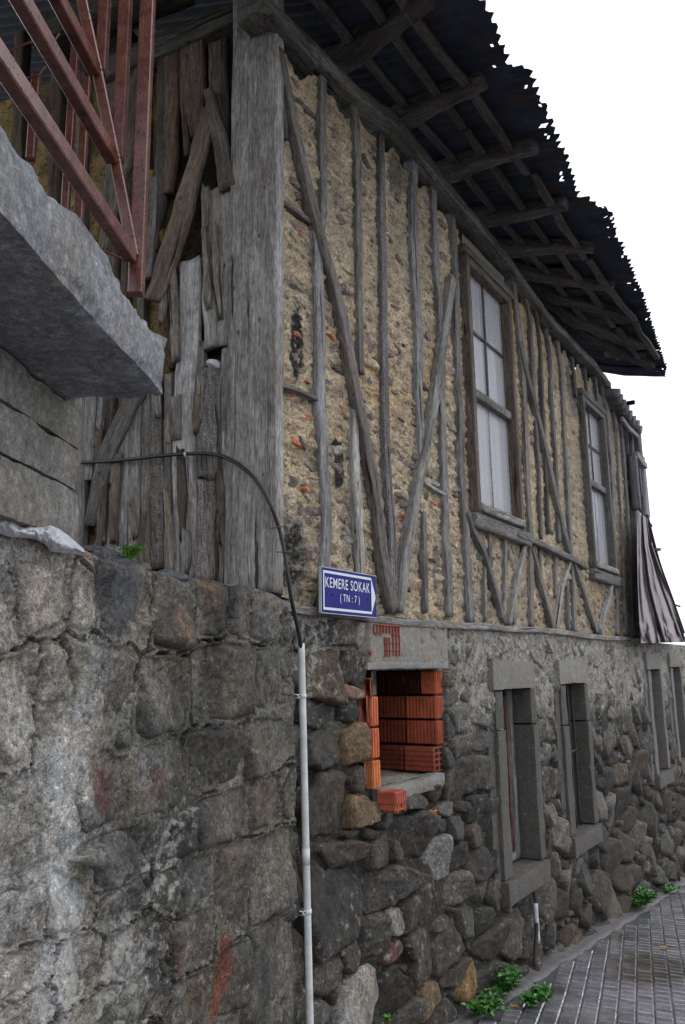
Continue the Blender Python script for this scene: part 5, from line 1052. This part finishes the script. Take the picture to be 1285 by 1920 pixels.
# ================================================================== FAR END: window box, tarpaulin, tiles
def pip(name, pts, off, T_, mat, par, col=G2, w_=None, **kw): return timber(name, pts, w_, T=T_, proud=off, mat=mat, col=col, par=par, **kw)
timber('end_post', [(1187,815),(1191,900),(1197,1050),(1205,1205)], [6,7,8,9], T=.12, proud=.05, col=(.10,.10,.11))
timber('eave_board', [(1168,785),(1182,803),(1198,818)], [8,9], T=.03, proud=.12, col=(.33,.33,.38))
timber('end_post', [(1199,812),(1206,880),(1212,985)], [10,9,8], T=.10, proud=.08, col=(.13,.12,.13)); timber('end_post', [(1193,855),(1197,900),(1202,955)], [6,5], T=.08, proud=.11, col=(.15,.15,.17)); timber('rail', [(1197,853),(1205,866),(1214,874)], [10,12,12], T=.10, proud=.12, col=(.25,.24,.26))
a = H.px(1206, 900, .06); V, Q, T = box(a[0]-.16, a[0]+.16, -.07, -.062, a[1]-.42, a[1]+.30, .001); link('end_pane', mkmesh('end_pane', V, Q, T, M['curtain'], smooth=False), house, H)
for q_, (x, y) in enumerate(((1153,738),(1158,748),(1164,758),(1170,768),(1176,778),(1183,788),(1190,796),(1195,806))):
    a = H.px(x, y, .10); V, Q, T = tube([(a[0]-.02, .15, a[1]+.06), (a[0], -.14, a[1]-.02)], .075, 12, .05); V = np.array(V); V[:, 2] = a[1]+(V[:, 2]-a[1])*.75; link('eave_tile', mkmesh('eave_tile', V, Q, T, M['stone'], None, np.r_[.15, .14, .15, .1]), roof, H)
a = H.px(1168, 757, .1); V, Q, T = box(a[0], a[0]+.04, -.22, .1, a[1]-.02, a[1]+.02, .003); link('batten', mkmesh('batten', V, Q, T, M['wood'], None, np.r_[DK, 0]), roof, H)
def tarpaulin():
    L = [(1195,955),(1195,1030),(1196,1090),(1198,1140),(1201,1206)]; R = [(1216,975),(1223,1020),(1240,1070),(1258,1120),(1288,1204)]; us = np.linspace(0, 1, 60); vs = np.linspace(0, 1, 64); V = []
    for u in us:
        l = np.array([np.interp(u, np.linspace(0, 1, 5), [p[k] for p in L]) for k in (0, 1)]); r = np.array([np.interp(u, np.linspace(0, 1, 5), [p[k] for p in R]) for k in (0, 1)])
        for v in vs:
            p = l*(1-v)+r*v; wv = v+.10*fbm([[v*3, u*1.6, 7.]], 3)[0]+.05*u*math.sin(u*4); fold = (.010+.030*u)*(math.sin(wv*13)+.5*math.sin(wv*37+1)+.9*fbm([[wv*6, u*1.5, 1.]], 3)[0]); V.append(H.pt(p[0], p[1], .18+fold+max(0,u-.82)*.35*fbm([[v*9, u*14, 2.]], 3)[0]))
    n = len(vs); V = np.array(V); Q = np.array([[r*n+c_, r*n+c_+1, (r+1)*n+c_+1, (r+1)*n+c_] for r in range(len(us)-1) for c_ in range(n-1)])
    hm = ~((np.abs(V[Q].mean(1)[:, 0]-H.px(1226, 1058, .18)[0]) < .05) & (np.abs(V[Q].mean(1)[:, 2]-H.px(1226, 1058, .18)[1]) < .07))
    O = H.pt(1240, 1185, .18); tp = root('tarpaulin', place(H, O), 'greyish brown tarpaulin hanging in folds at the far end of the old house', 'tarpaulin')
    b = Bag(); b.add(V, Q); link('sheet', b.mesh('sheet', M['tarp']), tp, H)
    '''
    for u in us:
        for v in np.linspace(0, 1, 14): x, y = 1226+58*u, 1178+10*u+26*v*(1-.3*u); V.append(H.pt(x, y, .20+.05*math.sin(v*math.pi)+.05*fbm([[u*7, v*4, 2.]], 3)[0]))
    n = 14; Q = np.array([[r*n+c_, r*n+c_+1, (r+1)*n+c_+1, (r+1)*n+c_] for r in range(39) for c_ in range(13)]); V = np.array(V); b = Bag(); b.add(V, Q); '''
    for p_, r_ in (([(1213,965),(1235,1055),(1256,1110),(1282,1186)], .018), ([(1199,955),(1210,970),(1222,986)], .014), ([(1226,1031),(1237,1030)], .02), ([(1262,1133),(1275,1137)], .012)):
        P = [H.pt(x, y, .12) for x, y in p_]; V, Q, T = tube(P, r_, 8, .1); link('pole', mkmesh('pole', V, Q, T, M['iron']), tp, H)
tarpaulin()
timber('rail', [(1195,1167),(1210,1170),(1222,1176)], [4,4], T=.04, proud=.10, col=(.14,.12,.10)); timber('stud', [(1207,1172),(1207,1200)], [4,4], T=.04, proud=.05, col=G2)

# ================================================================== PLANTS
def weed(fr, p, label, name='weed', n=26, hgt=.12, spread=.12, leaf=.024, mat='leaf', seed=1, cat='weed', up=.8, group=None):
    r_ = np.random.default_rng(seed); rt_ = root(name, place(fr, p), label, cat, group); lb = Bag(); sb = Bag()
    for q_ in range(n):
        th = r_.uniform(0, 2*math.pi); tip = np.array([math.cos(th)*spread*r_.uniform(.3, 1), -abs(math.sin(th))*spread*r_.uniform(.1, 1), hgt*r_.uniform(.35, 1)*up]); base = np.array([tip[0]*.15, 0, 0]); mid = base*.5+tip*.5+np.array([0, 0, hgt*.12])
        V, Q, T = tube([base, mid, tip], .0012, 4, .03, False); sb.add(V, Q)
        for t in np.linspace(.35, 1, 7):
            c_ = (1-t)**2*base+2*t*(1-t)*mid+t*t*tip; sc = leaf*r_.uniform(.6, 1.15)
            d_ = r_.normal(size=3); d_[2] = abs(d_[2])*.3; d_ /= np.linalg.norm(d_); nn = np.cross(d_, [0, 0, 1.])+r_.normal(size=3)*.35; nn /= np.linalg.norm(nn); up_ = np.cross(nn, d_)
            V = [c_, c_+d_*sc*.35+nn*sc*.36+up_*sc*.1, c_+d_*sc*.75+nn*sc*.30+up_*sc*.06, c_+d_*sc*1.1-up_*sc*.12, c_+d_*sc*.75-nn*sc*.30+up_*sc*.06, c_+d_*sc*.35-nn*sc*.36+up_*sc*.1, c_+d_*sc*.55-up_*sc*.04]
            lb.add(V, None, [[0, 1, 6], [1, 2, 6], [2, 3, 6], [3, 4, 6], [4, 5, 6], [5, 0, 6]])
    fm = WM[rt_.name]; link('leaves', lb.mesh('leaves', M[mat], False), rt_, fm); link('stems', sb.mesh('stems', M[mat]), rt_, fm)
def grd(x, y): o = H.plane(x, y, np.array([-GSL, 0, 1.]), GZ0+.01); return o
GW = 'weeds growing along the foot of the wall'
for (x, y, n, h_, sp, lf, lab, sd_) in ((898,1900,46,.11,.15,.032,'low green weed at the wall foot, leftmost of the three nearest the viewer',1), (944,1868,44,.20,.12,.032,'tallest green weed of the close trio, standing against the dark wall',2), (992,1880,50,.10,.17,.032,'spreading green weed reaching out over the wet pavers, beside a yellow leaf',3), (1192,1703,60,.20,.24,.042,'bushy green weed at the wall foot below the far pair of windows',4), (1152,1706,34,.26,.13,.04,'narrow upright weed just left of the bushy far weed',5), (1250,1672,22,.08,.17,.035,'small flat weed patch farthest along the gutter',6)):
    p = grd(x, y); weed(H, p, lab, n=n, hgt=h_, spread=sp, leaf=lf, seed=sd_, group=GW)
p = H.pt(722, 1915, .05); weed(H, p, 'tiny green fern tuft sprouting between dark stones right of the conduit foot', n=18, hgt=.04, spread=.035, leaf=.012, mat='leafy', seed=8)
p = RW.pt(243, 1050, .03); weed(RW, p, 'bright green herb tuft growing on top of the retaining wall below the planks', name='herb', n=60, hgt=.055, spread=.045, leaf=.010, mat='leafy', seed=9, cat='herb')
for k, (x, y, s_, lab) in enumerate(((1245,1778,.03,'orange fallen leaf lying alone on the wet pavers at the right'), (967,1890,.024,'yellow fallen leaf beside the weeds at the wall foot'))):
    p = grd(x, y)+np.array([0, 0, .006]); V = [(0, -s_, 0), (s_*.6, -s_*.2, .006), (s_*.35, s_*.7, .002), (0, s_*1.1, .008), (-s_*.4, s_*.6, .0), (-s_*.6, -s_*.1, .007), (0, 0, .003)]
    tag(link('fallen_leaf', mkmesh('fallen_leaf', V, None, [[0, 1, 6], [1, 2, 6], [2, 3, 6], [3, 4, 6], [4, 5, 6], [5, 0, 6]], M['yleaf'], smooth=False), None, place(H, p)), lab, 'leaf')
print('stones', len(SL), len(SU), len(SR), 'tris', sum(len(m.loop_triangles) or len(m.polygons)*2 for m in bpy.data.meshes))
